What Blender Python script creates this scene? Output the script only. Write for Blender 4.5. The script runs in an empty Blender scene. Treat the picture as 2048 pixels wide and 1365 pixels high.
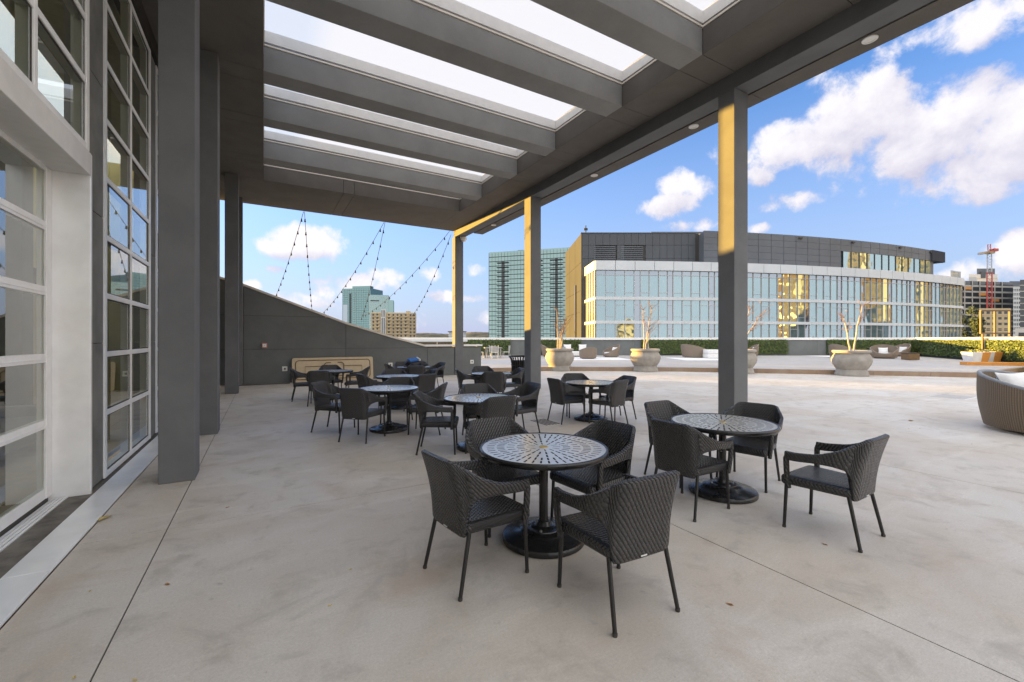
import bpy, math, random
import numpy as np
from math import sin, cos, pi, radians, sqrt, atan2
from mathutils import Vector, Matrix

random.seed(7)
SC = bpy.context.scene
COL = SC.collection

# ------------------------------------------------------------------ camera, sky, sun, exposure
F_PX, U0, V0, EYE = 858.0, 1024.0, 678.0, 1.6
YAW = math.atan2(497.0, 858.0)                       # camera turned 30 degrees from the facade direction (+Y)
FW = (sin(YAW), cos(YAW)); RT = (cos(YAW), -sin(YAW))
cd = bpy.data.cameras.new('camera'); cam = bpy.data.objects.new('camera', cd); COL.objects.link(cam)
cam.location = (0, 0, EYE); cam.rotation_euler = (pi / 2, 0, -YAW)
cd.sensor_width = 36.0; cd.lens = 36.0 * F_PX / 2048.0
cd.shift_y = (V0 - 682.5) / 2048.0
cd.clip_start = 0.05; cd.clip_end = 40000.0
SC.camera = cam

SUN_AZ, SUN_EL = radians(-34.0), radians(2.2)        # clockwise from +Y
EXPOSURE = 2.9
SC.view_settings.view_transform = 'Standard'; SC.view_settings.look = 'None'
SC.view_settings.gamma = 1.0; SC.view_settings.use_curve_mapping = False
SC.view_settings.exposure = EXPOSURE
SC.render.engine = 'CYCLES'
SC.cycles.max_bounces = 10; SC.cycles.diffuse_bounces = 5; SC.cycles.glossy_bounces = 5
SC.cycles.transparent_max_bounces = 16; SC.cycles.caustics_reflective = False; SC.cycles.caustics_refractive = False
SC.cycles.sample_clamp_indirect = 6.0
SC.cycles.use_denoising = True

sl = bpy.data.lights.new('sun', 'SUN'); so = bpy.data.objects.new('sun', sl); COL.objects.link(so)
sl.energy = 3.6; sl.angle = radians(0.5); sl.color = (1.0, 0.58, 0.11)
sdir = Vector((sin(SUN_AZ) * cos(SUN_EL), cos(SUN_AZ) * cos(SUN_EL), sin(SUN_EL)))
so.rotation_euler = sdir.to_track_quat('Z', 'Y').to_euler(); so.location = (-30, 60, 30)


class NT:
    """small helper to write node graphs as expressions"""
    def __init__(s, tree): s.t = tree
    def n(s, kind, **k):
        nd = s.t.nodes.new(kind)
        for a, b in k.items(): setattr(nd, a, b)
        return nd
    def put(s, sock, v):
        if hasattr(v, 'is_output'): s.t.links.new(v, sock)
        else: sock.default_value = v
    def m(s, op, a, b=0.0, c=0.0, clamp=False):
        nd = s.n('ShaderNodeMath', operation=op, use_clamp=clamp)
        for i, v in enumerate((a, b, c)): s.put(nd.inputs[i], v)
        return nd.outputs[0]
    def vm(s, op, a, b=(0, 0, 0)):
        nd = s.n('ShaderNodeVectorMath', operation=op)
        s.put(nd.inputs[0], a); s.put(nd.inputs[1], b)
        return nd.outputs['Value'] if op in ('DOT_PRODUCT', 'LENGTH') else nd.outputs[0]
    def mix(s, f, a, b):
        nd = s.n('ShaderNodeMix', data_type='RGBA')
        s.put(nd.inputs[0], f); s.put(nd.inputs[6], a); s.put(nd.inputs[7], b)
        return nd.outputs[2]
    def ramp(s, x, lo, hi, smooth=True, a=0.0, b=1.0):
        nd = s.n('ShaderNodeMapRange', interpolation_type='SMOOTHSTEP' if smooth else 'LINEAR')
        for i, v in enumerate((x, lo, hi, a, b)): s.put(nd.inputs[i], v)
        return nd.outputs[0]
    def noise(s, vec, scale, detail=4.0, rough=0.55, dist=0.0):
        nd = s.n('ShaderNodeTexNoise')
        s.put(nd.inputs['Vector'], vec); s.put(nd.inputs['Scale'], scale); s.put(nd.inputs['Detail'], detail)
        s.put(nd.inputs['Roughness'], rough); s.put(nd.inputs['Distortion'], dist)
        return nd.outputs['Fac']
    def sep(s, v):
        nd = s.n('ShaderNodeSeparateXYZ'); s.put(nd.inputs[0], v); return nd.outputs
    def comb(s, x, y, z):
        nd = s.n('ShaderNodeCombineXYZ')
        for i, v in enumerate((x, y, z)): s.put(nd.inputs[i], v)
        return nd.outputs[0]


# cumulus clouds: centre (photo px), half sizes in degrees; the rest of the sky carries a thin bright cloud sheet
def px_dir(u, v):
    a = math.atan2(u - U0, F_PX); r = sqrt(F_PX ** 2 + (u - U0) ** 2)
    return math.degrees(a), math.degrees(math.atan2(V0 - v, r))

CLOUDS = [  # u, v, half width px, half height px, weight
    (1720, 240, 130, 95, 1.0), (1860, 265, 170, 105, 1.05), (2040, 270, 130, 90, 1.0), (1590, 305, 95, 58, .95), (1960, 335, 190, 60, .95),
    (1690, 330, 80, 50, .75), (2010, 30, 190, 55, 1.0), (1800, 95, 55, 26, .5), (1345, 365, 42, 26, .8), (1335, 412, 52, 24, .9), (1405, 372, 32, 26, .55),
    (1585, 400, 62, 22, .8), (1440, 300, 22, 34, .6), (1727, 386, 17, 13, .6), (1845, 402, 11, 8, .5), (1380, 452, 50, 14, .7), (1520, 458, 30, 10, .6),
    (615, 485, 78, 30, .95), (530, 487, 28, 14, .7), (600, 500, 70, 20, .7), (548, 540, 22, 7, .5), (500, 572, 22, 14, .8), (600, 605, 55, 18, .8), (640, 615, 50, 14, .6),
    (660, 590, 34, 20, .5), (720, 570, 60, 16, .5), (785, 555, 32, 20, .65), (860, 548, 18, 12, .5), (955, 542, 22, 15, .85), (895, 596, 36, 12, .75), (945, 597, 24, 9, .6), (965, 640, 24, 14, .5),
    (650, 565, 30, 8, .4), (840, 640, 40, 18, .4),
    (2030, 515, 60, 44, .95), (1960, 545, 60, 26, .85), (1900, 550, 40, 14, .6), (1590, 135, 30, 20, .3),
]

world = bpy.data.worlds.new('World'); SC.world = world; world.use_nodes = True
wt = NT(world.node_tree); bg = world.node_tree.nodes['Background']
SKY_STRENGTH = 0.10
bg.inputs[1].default_value = SKY_STRENGTH
sky = wt.n('ShaderNodeTexSky', sky_type='NISHITA', sun_disc=False)
sky.sun_elevation = SUN_EL; sky.sun_rotation = SUN_AZ % (2 * pi)
sky.ozone_density = 2.9; sky.air_density = 1.0; sky.dust_density = 0.3; sky.altitude = 300.0
gen = wt.n('ShaderNodeTexCoord').outputs['Generated']
dvec = wt.vm('NORMALIZE', gen)
dx = wt.vm('DOT_PRODUCT', dvec, (RT[0], RT[1], 0)); dy = wt.vm('DOT_PRODUCT', dvec, (FW[0], FW[1], 0)); dz = wt.sep(dvec)[2]
az = wt.m('MULTIPLY', wt.m('ARCTAN2', dx, dy), 180 / pi)
el = wt.m('MULTIPLY', wt.m('ARCSINE', dz), 180 / pi)
n1 = wt.noise(dvec, 13.0, 10.0, 0.60, 0.15)
warp = wt.m('SUBTRACT', n1, 0.5)

def cloud_field(el_off):
    acc = None
    e2 = wt.m('ADD', el, el_off) if el_off else el
    for (u, v, hw, hh, wgt) in CLOUDS:
        a0, e0 = px_dir(u, v); a1, _ = px_dir(u + hw, v); _, e1 = px_dir(u, v - hh)
        ra = max(a1 - a0, .4) * 1.12; re = max(e1 - e0, .25) * 1.12
        qa = wt.m('MULTIPLY_ADD', az, 1 / ra, -a0 / ra)
        qe = wt.m('MULTIPLY_ADD', e2, 1 / re, -e0 / re)
        r2 = wt.m('MULTIPLY_ADD', qe, qe, wt.m('MULTIPLY', qa, qa))
        g = wt.m('MULTIPLY_ADD', r2, -0.62 * wgt, wgt)
        acc = g if acc is None else wt.m('SMOOTH_MAX', acc, g, 0.15)
    return wt.m('MAXIMUM', acc, -1.2)

fld = wt.m('MULTIPLY_ADD', warp, 3.1, cloud_field(0.0))
mask = wt.ramp(fld, 0.22, 0.86)
fld_up = wt.m('MULTIPLY_ADD', wt.m('SUBTRACT', wt.noise(wt.vm('ADD', dvec, (-.010, .010, .022)), 13.0, 10.0, 0.60, 0.15), 0.5), 3.1, cloud_field(3.2))
relief = wt.m('SUBTRACT', fld, fld_up)                       # bright where the mass thins upwards and towards the sun
lit = wt.ramp(relief, -1.5, 0.9, smooth=False)
ccol = wt.mix(lit, (0.50, 0.48, 0.66, 1), (1.06, 1.02, 1.05, 1))
# thin bright sheet overhead and behind
sheet_n = wt.noise(dvec, 2.2, 5.0, 0.6, 0.4)
cover_el = wt.ramp(el, 36.0, 50.0)
absaz = wt.m('ABSOLUTE', az)
cover_az = wt.ramp(absaz, 64.0, 92.0)
cover = wt.m('MULTIPLY', wt.m('MAXIMUM', cover_el, cover_az), wt.ramp(sheet_n, 0.12, 0.42, a=.55, b=.97))
scol = wt.mix(wt.ramp(sheet_n, .3, .7), (1.66, 1.68, 1.75, 1), (1.98, 1.98, 1.99, 1))
hz = wt.ramp(el, 27.0, 0.0, smooth=False)
inv = 1.0 / (SKY_STRENGTH * 2 ** EXPOSURE)
def scaled(c):
    nd = wt.n('ShaderNodeVectorMath', operation='SCALE'); wt.put(nd.inputs[0], c); nd.inputs[3].default_value = inv
    return nd.outputs[0]
c0 = wt.mix(wt.m('MULTIPLY', hz, .96), wt.vm('MULTIPLY', sky.outputs[0], (1.12, 1.08, 1.30)), scaled(wt.mix(0.0, (0.50, 0.60, 0.90, 1), (1, 1, 1, 1))))
c1 = wt.mix(cover, c0, scaled(scol))
c2 = wt.mix(wt.m('MULTIPLY', mask, .96), c1, scaled(ccol))
world.node_tree.links.new(c2, bg.inputs[0])
world.cycles.sampling_method = 'MANUAL'; world.cycles.sample_map_resolution = 1024

# ------------------------------------------------------------------ pixel helpers (photo px -> real places)
def W(l, d, z=0.0):                                   # lateral, depth along the view -> world
    return Vector((FW[0] * d + RT[0] * l, FW[1] * d + RT[1] * l, z))
def G(u, v, z=0.0):                                   # point on the horizontal plane z
    d = F_PX * (EYE - z) / (v - V0); return W((u - U0) * d / F_PX, d, z)
def PY(u, v, Y):                                      # point on the vertical plane y = Y
    r = (u - U0) / F_PX; t = Y / (FW[1] + RT[1] * r)
    return Vector(((FW[0] + RT[0] * r) * t, Y, EYE + (V0 - v) * t / F_PX))
def PX(u, v, X):
    r = (u - U0) / F_PX; t = X / (FW[0] + RT[0] * r)
    return Vector((X, (FW[1] + RT[1] * r) * t, EYE + (V0 - v) * t / F_PX))
def PD(u, v, d): return W((u - U0) * d / F_PX, d, EYE + (V0 - v) * d / F_PX)

# ------------------------------------------------------------------ object helpers
def tag(o, label=None, cat=None, group=None, kind=None):
    if label: o['label'] = label
    if cat: o['category'] = cat
    if group: o['group'] = group
    if kind: o['kind'] = kind
    return o
def empty(name, loc=(0, 0, 0), rz=0.0):
    o = bpy.data.objects.new(name, None); COL.objects.link(o); o.location = loc; o.rotation_euler = (0, 0, rz); o.empty_display_size = .2
    return o
def copy_tree(o, parent=None):
    c = o.copy(); COL.objects.link(c); c.parent = parent
    for ch in o.children: copy_tree(ch, c)
    return c

class MB:
    def __init__(s): s.v = []; s.f = []; s.uv = {}
    def add(s, vs, fs, uvs=None):
        b = len(s.v); s.v += [tuple(p) for p in vs]
        for i, f in enumerate(fs):
            if uvs is not None: s.uv[len(s.f)] = [uvs[k] for k in f] if not isinstance(uvs, dict) else uvs[i]
            s.f.append(tuple(b + k for k in f))
        return s
    def box(s, x0, y0, z0, x1, y1, z1):
        return s.add([(x0, y0, z0), (x1, y0, z0), (x1, y1, z0), (x0, y1, z0), (x0, y0, z1), (x1, y0, z1), (x1, y1, z1), (x0, y1, z1)],
                     [(0, 3, 2, 1), (4, 5, 6, 7), (0, 1, 5, 4), (1, 2, 6, 5), (2, 3, 7, 6), (3, 0, 4, 7)])
    def obox(s, c, ax, ay, az):
        c, ax, ay, az = Vector(c), Vector(ax), Vector(ay), Vector(az)
        vs = [c + ax * i + ay * j + az * k for k in (-1, 1) for (i, j) in ((-1, -1), (1, -1), (1, 1), (-1, 1))]
        return s.add(vs, [(0, 3, 2, 1), (4, 5, 6, 7), (0, 1, 5, 4), (1, 2, 6, 5), (2, 3, 7, 6), (3, 0, 4, 7)])
    def bar(s, a, b, w, h):                            # box between two points, w across (horizontal), h high
        a, b = Vector(a), Vector(b); d = b - a
        t = d.normalized(); side = t.cross(Vector((0, 0, 1)))
        side = side.normalized() if side.length > 1e-4 else Vector((1, 0, 0)); up = side.cross(t)
        return s.obox((a + b) / 2, d / 2, side * w / 2, up * h / 2)
    def quad(s, a, b, c, d): return s.add([a, b, c, d], [(0, 1, 2, 3)])
    def tube(s, pts, r, n=8, caps=True):
        pts = [Vector(p) for p in pts]; rr = r if isinstance(r, (list, tuple)) else [r] * len(pts)
        vs, uvs = [], []; L = 0; ref = None
        for i, p in enumerate(pts):
            t = (pts[min(i + 1, len(pts) - 1)] - pts[max(i - 1, 0)]).normalized()
            if ref is None: ref = t.orthogonal().normalized()
            ref = (ref - t * ref.dot(t)).normalized(); b = t.cross(ref)
            if i: L += (p - pts[i - 1]).length
            for k in range(n):
                a = 2 * pi * k / n; vs.append(p + (ref * cos(a) + b * sin(a)) * rr[i]); uvs.append((a * rr[i], L))
        fs = [(i * n + k, i * n + (k + 1) % n, (i + 1) * n + (k + 1) % n, (i + 1) * n + k) for i in range(len(pts) - 1) for k in range(n)]
        if caps: fs += [tuple(range(n - 1, -1, -1)), tuple((len(pts) - 1) * n + k for k in range(n))]
        return s.add(vs, fs, uvs)
    def lathe(s, prof, n=32, c=(0, 0, 0), sx=1.0, sy=1.0):
        vs, uvs = [], []; L = 0
        for i, (r, z) in enumerate(prof):
            if i: L += sqrt((r - prof[i - 1][0]) ** 2 + (z - prof[i - 1][1]) ** 2)
            for k in range(n):
                a = 2 * pi * k / n; vs.append((c[0] + r * cos(a) * sx, c[1] + r * sin(a) * sy, c[2] + z)); uvs.append((a * .4, L))
        fs = [(i * n + k, i * n + (k + 1) % n, (i + 1) * n + (k + 1) % n, (i + 1) * n + k) for i in range(len(prof) - 1) for k in range(n)]
        if prof[0][0] > 1e-6: fs.append(tuple(range(n - 1, -1, -1)))
        if prof[-1][0] > 1e-6: fs.append(tuple((len(prof) - 1) * n + k for k in range(n)))
        return s.add(vs, fs, uvs)
    def prism(s, poly, axis, a, b):                    # polygon of (p,q) extruded along an axis ('y': (x,z); 'z': (x,y))
        n = len(poly)
        f = (lambda p, t: (p[0], t, p[1])) if axis == 'y' else ((lambda p, t: (p[0], p[1], t)) if axis == 'z' else (lambda p, t: (t, p[0], p[1])))
        vs = [f(p, a) for p in poly] + [f(p, b) for p in poly]
        return s.add(vs, [tuple(range(n)), tuple(range(2 * n - 1, n - 1, -1))] + [(i, i + n, (i + 1) % n + n, (i + 1) % n) for i in range(n)])
    def mesh(s, name, mat=None, smooth=False, fix=True):
        me = bpy.data.meshes.new(name); me.from_pydata(s.v, [], s.f)
        if s.uv:
            ul = me.uv_layers.new(name='UVMap'); i = 0; flat = []
            for k, f in enumerate(s.f):
                flat += [c for p in s.uv.get(k, [(0, 0)] * len(f)) for c in p]
            ul.data.foreach_set('uv', flat)
        if fix:
            import bmesh
            bm = bmesh.new(); bm.from_mesh(me); bmesh.ops.recalc_face_normals(bm, faces=bm.faces); bm.to_mesh(me); bm.free()
        if mat: me.materials.append(mat)
        if smooth:
            me.shade_smooth(); me.set_sharp_from_angle(angle=radians(smooth if smooth is not True else 40))
        me.update(); return me
    def build(s, name, mat, parent=None, smooth=False, bevel=0.0, fix=True):
        o = bpy.data.objects.new(name, s.mesh(name, mat, smooth, fix)); COL.objects.link(o); o.parent = parent
        if bevel:
            b = o.modifiers.new('bevel', 'BEVEL'); b.width = bevel; b.segments = 2; b.limit_method = 'ANGLE'; b.angle_limit = radians(40)
        return o
def link(name, me, parent=None, loc=None):
    o = bpy.data.objects.new(name, me); COL.objects.link(o); o.parent = parent
    if loc is not None: o.location = loc
    return o

# ------------------------------------------------------------------ materials
def mat(name): 
    m = bpy.data.materials.new(name); m.use_nodes = True; t = NT(m.node_tree); p = m.node_tree.nodes['Principled BSDF']
    return m, t, p
def simple(name, col, rough=.6, metal=0.0, var=.12, scale=6.0, bump=0.0, bscale=60.0, spec=.5, detail=5.0):
    m, t, p = mat(name); pos = t.n('ShaderNodeNewGeometry').outputs['Position']
    n = t.noise(pos, scale, detail, .6)
    a = tuple(c * (1 - var) for c in col) + (1,); b = tuple(min(1, c * (1 + var)) for c in col) + (1,)
    t.put(p.inputs['Base Color'], t.mix(t.ramp(n, .3, .7), a, b)); p.inputs['Metallic'].default_value = metal
    t.put(p.inputs['Roughness'], t.m('MULTIPLY_ADD', n, .2, rough - .1)); p.inputs['Specular IOR Level'].default_value = spec
    if bump:
        bn = t.n('ShaderNodeBump'); bn.inputs['Strength'].default_value = bump; bn.inputs['Distance'].default_value = .004
        t.put(bn.inputs['Height'], t.noise(pos, bscale, 3.0, .6)); t.put(p.inputs['Normal'], bn.outputs[0])
    return m

def make_concrete(name, warm, grey, amp=1.0):
    m, t, p = mat(name); pos = t.n('ShaderNodeNewGeometry').outputs['Position']
    big = t.noise(pos, .55, 6.0, .62, .6); mid = t.noise(pos, 2.6, 6.0, .65, .4); fine = t.noise(pos, 160.0, 3.0, .7)
    stretch = t.vm('MULTIPLY', pos, (.35, 1.6, 1.0)); streak = t.noise(stretch, 1.7, 5.0, .6, .8)
    c = t.mix(t.ramp(big, .36, .64), warm + (1,), grey + (1,))
    c = t.mix(t.m('MULTIPLY', t.ramp(mid, .50, .74), .38 * amp), c, tuple(x * .55 for x in warm) + (1,))
    c = t.mix(t.m('MULTIPLY', t.ramp(streak, .52, .72), .18 * amp), c, tuple(min(1, x * 1.32) for x in grey) + (1,))
    spot = t.noise(pos, 9.0, 4.0, .6, .3)
    c = t.mix(t.m('MULTIPLY', t.ramp(spot, .64, .78), .34 * amp), c, tuple(x * .42 for x in warm) + (1,))
    rust = t.noise(t.vm('ADD', pos, (17.3, 4.1, 0)), .9, 7.0, .68, .5)
    c = t.mix(t.m('MULTIPLY', t.ramp(rust, .54, .70), .30 * amp), c, (warm[0] * .82, warm[1] * .66, warm[2] * .52, 1))
    grey_p = t.noise(t.vm('ADD', pos, (3.3, 41.1, 0)), 1.4, 7.0, .7, .7)
    c = t.mix(t.m('MULTIPLY', t.ramp(grey_p, .55, .70), .30 * amp), c, tuple(x * .52 for x in grey) + (1,))
    broom = t.noise(t.vm('MULTIPLY', pos, (14.0, 190.0, 1.0)), 1.0, 3.0, .7)
    c = t.mix(t.m('MULTIPLY', t.ramp(broom, .40, .75), .14), c, tuple(x * .55 for x in warm) + (1,))
    c = t.mix(t.m('MULTIPLY', t.ramp(fine, .35, .72), .30), c, tuple(x * .55 for x in warm) + (1,))
    grain = t.noise(pos, 62.0, 4.0, .75); c = t.mix(t.m('MULTIPLY', t.ramp(grain, .36, .66, smooth=False), .34), c, tuple(x * .62 for x in warm) + (1,))
    pit = t.noise(pos, 55.0, 2.0, .5); c = t.mix(t.m('MULTIPLY', t.ramp(pit, .70, .76), .45), c, tuple(x * .35 for x in warm) + (1,))
    t.put(p.inputs['Base Color'], c)
    t.put(p.inputs['Roughness'], t.m('MULTIPLY_ADD', mid, .35, .36)); p.inputs['Specular IOR Level'].default_value = .45
    bn = t.n('ShaderNodeBump'); bn.inputs['Strength'].default_value = .18; bn.inputs['Distance'].default_value = .003
    t.put(bn.inputs['Height'], t.m('ADD', fine, mid)); t.put(p.inputs['Normal'], bn.outputs[0])
    return m

M = {}
M['floor'] = make_concrete('floor concrete', (.60, .53, .45), (.70, .66, .61), 1.6)
M['deck'] = make_concrete('deck concrete', (.46, .42, .38), (.50, .485, .465), .8)
M['curb'] = make_concrete('curb stone', (.30, .20, .13), (.36, .27, .19), 1.2)
M['joint'] = simple('floor joint', (.06, .052, .045), .9)
def stucco(name, col, var=.10):
    m, t, p = mat(name); pos = t.n('ShaderNodeNewGeometry').outputs['Position']
    n = t.noise(pos, 1.3, 6.0, .65, .3); f = t.noise(pos, 130.0, 3.0, .7)
    c = t.mix(t.ramp(n, .3, .7), tuple(x * (1 - var) for x in col) + (1,), tuple(x * (1 + var) for x in col) + (1,))
    c = t.mix(t.m('MULTIPLY', t.ramp(f, .3, .75), .35), c, tuple(x * .6 for x in col) + (1,))
    t.put(p.inputs['Base Color'], c); p.inputs['Roughness'].default_value = .85; p.inputs['Specular IOR Level'].default_value = .25
    bn = t.n('ShaderNodeBump'); bn.inputs['Strength'].default_value = .45; bn.inputs['Distance'].default_value = .004
    t.put(bn.inputs['Height'], f); t.put(p.inputs['Normal'], bn.outputs[0]); return m
M['stucco'] = stucco('grey stucco', (.165, .170, .176))
M['stucco_wall'] = stucco('grey wall stucco', (.165, .176, .176))
M['soffit'] = stucco('soffit stucco', (.15, .138, .125))
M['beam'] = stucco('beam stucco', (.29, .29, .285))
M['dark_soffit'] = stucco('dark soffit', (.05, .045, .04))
M['white_metal'] = simple('white painted metal', (.78, .77, .75), .45, var=.04)
M['cream'] = simple('cream trim', (.74, .68, .60), .5, var=.05)
M['gap'] = simple('shadow gap metal', (.05, .045, .04), .7)
M['alu'] = simple('mill aluminium', (.88, .89, .90), .36, metal=.25, var=.05, scale=3.0)
M['frame'] = simple('silver window frame', (.90, .91, .91), .40, metal=.0, var=.04)
M['fibre'] = simple('fibre cement panel', (.20, .20, .19), .8, var=.22, scale=2.2, bump=.2, bscale=40)
M['gravel'] = simple('gravel strip', (.17, .155, .135), .95, var=.35, scale=5.0, bump=.4, bscale=60)
M['black_paint'] = simple('black powder coat', (.016, .016, .016), .26, var=.05, scale=4)
M['leg'] = simple('black leg metal', (.016, .015, .015), .38, var=.15, scale=40)
M['brass'] = simple('brass ring', (.62, .45, .16), .3, metal=1.0)
M['steel'] = simple('steel', (.55, .55, .55), .35, metal=1.0)
M['urn'] = simple('cast stone', (.31, .285, .25), .8, var=.14, scale=3.5, bump=.35, bscale=70)
M['soil'] = simple('soil', (.05, .035, .022), .95, var=.5, scale=20, bump=.6)
M['bark'] = simple('smooth bark', (.40, .35, .30), .75, var=.35, scale=14)
M['twig'] = simple('twig', (.20, .11, .06), .8, var=.3, scale=20)
M['dry_leaf'] = simple('dry leaf', (.34, .15, .04), .7, var=.4, scale=9)
M['floor_leaf'] = simple('pale leaf', (.50, .40, .16), .7, var=.4, scale=9)
M['cushion'] = simple('white cushion', (.72, .71, .70), .9, var=.05, bump=.2, bscale=90)
M['grey_cushion'] = simple('grey cushion', (.25, .26, .28), .9, var=.08, bump=.2, bscale=90)
M['beige_plastic'] = simple('beige plastic', (.62, .50, .33), .5, var=.06)
M['brown_metal'] = simple('brown frame', (.15, .09, .04), .6)
M['white_plastic'] = simple('white plastic', (.74, .73, .70), .4, var=.03)
M['pink_red'] = simple('faded red plastic', (.52, .22, .19), .4, var=.1, scale=40)
M['orange'] = simple('orange planter', (.62, .26, .05), .55, var=.08)
M['whiteplanter'] = simple('white planter', (.74, .72, .70), .6, var=.05)
M['flower'] = simple('yellow flowers', (.72, .52, .05), .7, var=.3, scale=25)
M['leafgreen'] = simple('leaf green', (.085, .12, .025), .6, var=.45, scale=6)
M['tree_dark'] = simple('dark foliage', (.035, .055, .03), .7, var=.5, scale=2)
M['bag'] = simple('black nylon', (.022, .022, .026), .5, var=.3, scale=14, bump=.6, bscale=30)
M['blue'] = simple('blue vinyl', (.02, .13, .42), .35, var=.1)
M['table_grey'] = simple('grey table', (.34, .33, .32), .6)
M['city'] = simple('city ground', (.07, .075, .065), .9, var=.5, scale=.02)
M['hill'] = simple('far hills', (.23, .19, .16), .95, var=.25, scale=.004)
M['treeline'] = simple('far trees', (.10, .085, .05), .95, var=.5, scale=.03)
M['rail_glass'] = simple('dark railing glass', (.03, .035, .045), .08, var=.2, spec=.8)

def weave(name, dark, light, per=.02, ang=34.0, per2=.03, rough=.42, bstr=.9, square=False):
    m, t, p = mat(name); uv = t.sep(t.n('ShaderNodeUVMap').outputs[0])
    c, s_ = cos(radians(ang)), sin(radians(ang))
    a = t.m('ADD', t.m('MULTIPLY', uv[0], c / per), t.m('MULTIPLY', uv[1], s_ / per))
    b = t.m('ADD', t.m('MULTIPLY', uv[0], -s_ / per2), t.m('MULTIPLY', uv[1], c / per2))
    row = t.m('FLOOR', a)
    sa = t.m('ABSOLUTE', t.m('SINE', t.m('MULTIPLY', a, pi)))
    sb = t.m('ABSOLUTE', t.m('SINE', t.m('MULTIPLY', t.m('ADD', b, t.m('MULTIPLY', row, .5)), pi)))
    h = t.m('MULTIPLY', t.m('POWER', sa, .6), t.m('MULTIPLY_ADD', t.m('POWER', sb, .5), .55, .45))
    pos = t.n('ShaderNodeNewGeometry').outputs['Position']; n = t.noise(pos, 35.0, 3.0)
    col = t.mix(t.ramp(h, .15, .8), dark + (1,), light + (1,))
    col = t.mix(t.m('MULTIPLY', n, .35), col, tuple(x * .6 for x in light) + (1,))
    t.put(p.inputs['Base Color'], col); p.inputs['Roughness'].default_value = rough; p.inputs['Specular IOR Level'].default_value = .45
    bn = t.n('ShaderNodeBump'); bn.inputs['Strength'].default_value = bstr; bn.inputs['Distance'].default_value = .006
    t.put(bn.inputs['Height'], h); t.put(p.inputs['Normal'], bn.outputs[0]); return m
M['wicker'] = weave('dark wicker', (.004, .004, .004), (.058, .056, .057), .023, 33, .033, .27, 1.0)
M['tan_wicker'] = weave('taupe wicker', (.075, .055, .04), (.27, .21, .16), .045, 90, .05, .6)
M['brown_wicker'] = weave('brown grey wicker', (.04, .028, .018), (.24, .175, .115), .034, 0, .026, .6)

def window_glass(name, tint, refl=.28, trans=.62):
    """clear architectural glass: see through, mirror-like, with the faint scatter of a coating"""
    m = bpy.data.materials.new(name); m.use_nodes = True; t = NT(m.node_tree); nt = m.node_tree; nt.nodes.clear()
    out = t.n('ShaderNodeOutputMaterial'); tr = t.n('ShaderNodeBsdfTransparent'); gl = t.n('ShaderNodeBsdfGlossy')
    tr.inputs[0].default_value = tint + (1,); gl.inputs['Roughness'].default_value = .01; gl.inputs[0].default_value = (.95, .97, .97, 1)
    fr = t.n('ShaderNodeFresnel'); fr.inputs[0].default_value = 1.5
    mx = t.n('ShaderNodeMixShader'); t.put(mx.inputs[0], t.m('MULTIPLY_ADD', fr.outputs[0], .9, refl, clamp=True))
    nt.links.new(tr.outputs[0], mx.inputs[1]); nt.links.new(gl.outputs[0], mx.inputs[2]); nt.links.new(mx.outputs[0], out.inputs[0]); return m
M['glass'] = window_glass('facade glass', (.80, .84, .74), .18)
def frosted(name, col, clear):
    m = bpy.data.materials.new(name); m.use_nodes = True; t = NT(m.node_tree); nt = m.node_tree; nt.nodes.clear()
    out = t.n('ShaderNodeOutputMaterial'); tl = t.n('ShaderNodeBsdfTranslucent'); tr = t.n('ShaderNodeBsdfTransparent')
    tl.inputs[0].default_value = col + (1,); tr.inputs[0].default_value = col + (1,)
    mx = t.n('ShaderNodeMixShader'); mx.inputs[0].default_value = clear
    nt.links.new(tl.outputs[0], mx.inputs[1]); nt.links.new(tr.outputs[0], mx.inputs[2]); nt.links.new(mx.outputs[0], out.inputs[0]); return m
M['sky_glass'] = frosted('milky skylight glass', (.55, .57, .60), .05)
M['added_roof_light'] = frosted('added roof light glass', (.92, .92, .88), .3)  # glass of the added, unseen roof opening above the room
M['rail_clear'] = window_glass('balustrade glass', (.75, .85, .84), .12)

def tower_glass(name, col, refl=.5, wob=.006, wscale=.35, curtain=0.0, tint=(.9, .96, .98)):
    """reflective curtain wall glass in front of pale blinds"""
    m = bpy.data.materials.new(name); m.use_nodes = True; t = NT(m.node_tree); nt = m.node_tree; nt.nodes.clear()
    out = t.n('ShaderNodeOutputMaterial'); df = t.n('ShaderNodeBsdfDiffuse'); gl = t.n('ShaderNodeBsdfGlossy')
    pos = t.n('ShaderNodeNewGeometry').outputs['Position']
    c = tuple(col) + (1,)
    if curtain:
        s3 = t.sep(pos); along = t.m('ADD', t.m('MULTIPLY', s3[0], RT[0]), t.m('MULTIPLY', s3[1], RT[1]))
        fold = t.m('ABSOLUTE', t.m('SINE', t.m('MULTIPLY_ADD', along, 11.0, t.m('MULTIPLY', t.noise(pos, .7), 9.0))))
        c = t.mix(t.m('MULTIPLY', fold, curtain), c, tuple(x * .55 for x in col) + (1,))
    t.put(df.inputs[0], c)
    gl.inputs['Roughness'].default_value = .015; gl.inputs[0].default_value = tint + (1,)
    bn = t.n('ShaderNodeBump'); bn.inputs['Strength'].default_value = 1.0; bn.inputs['Distance'].default_value = wob
    t.put(bn.inputs['Height'], t.noise(pos, wscale, 2.0)); t.put(gl.inputs['Normal'], bn.outputs[0])
    mx = t.n('ShaderNodeMixShader'); mx.inputs[0].default_value = refl
    nt.links.new(df.outputs[0], mx.inputs[1]); nt.links.new(gl.outputs[0], mx.inputs[2]); nt.links.new(mx.outputs[0], out.inputs[0]); return m
M['hotel_glass'] = tower_glass('curtained glass', (.16, .23, .24), .46, .022, .3, .6, tint=(.45, .57, .62))
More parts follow.
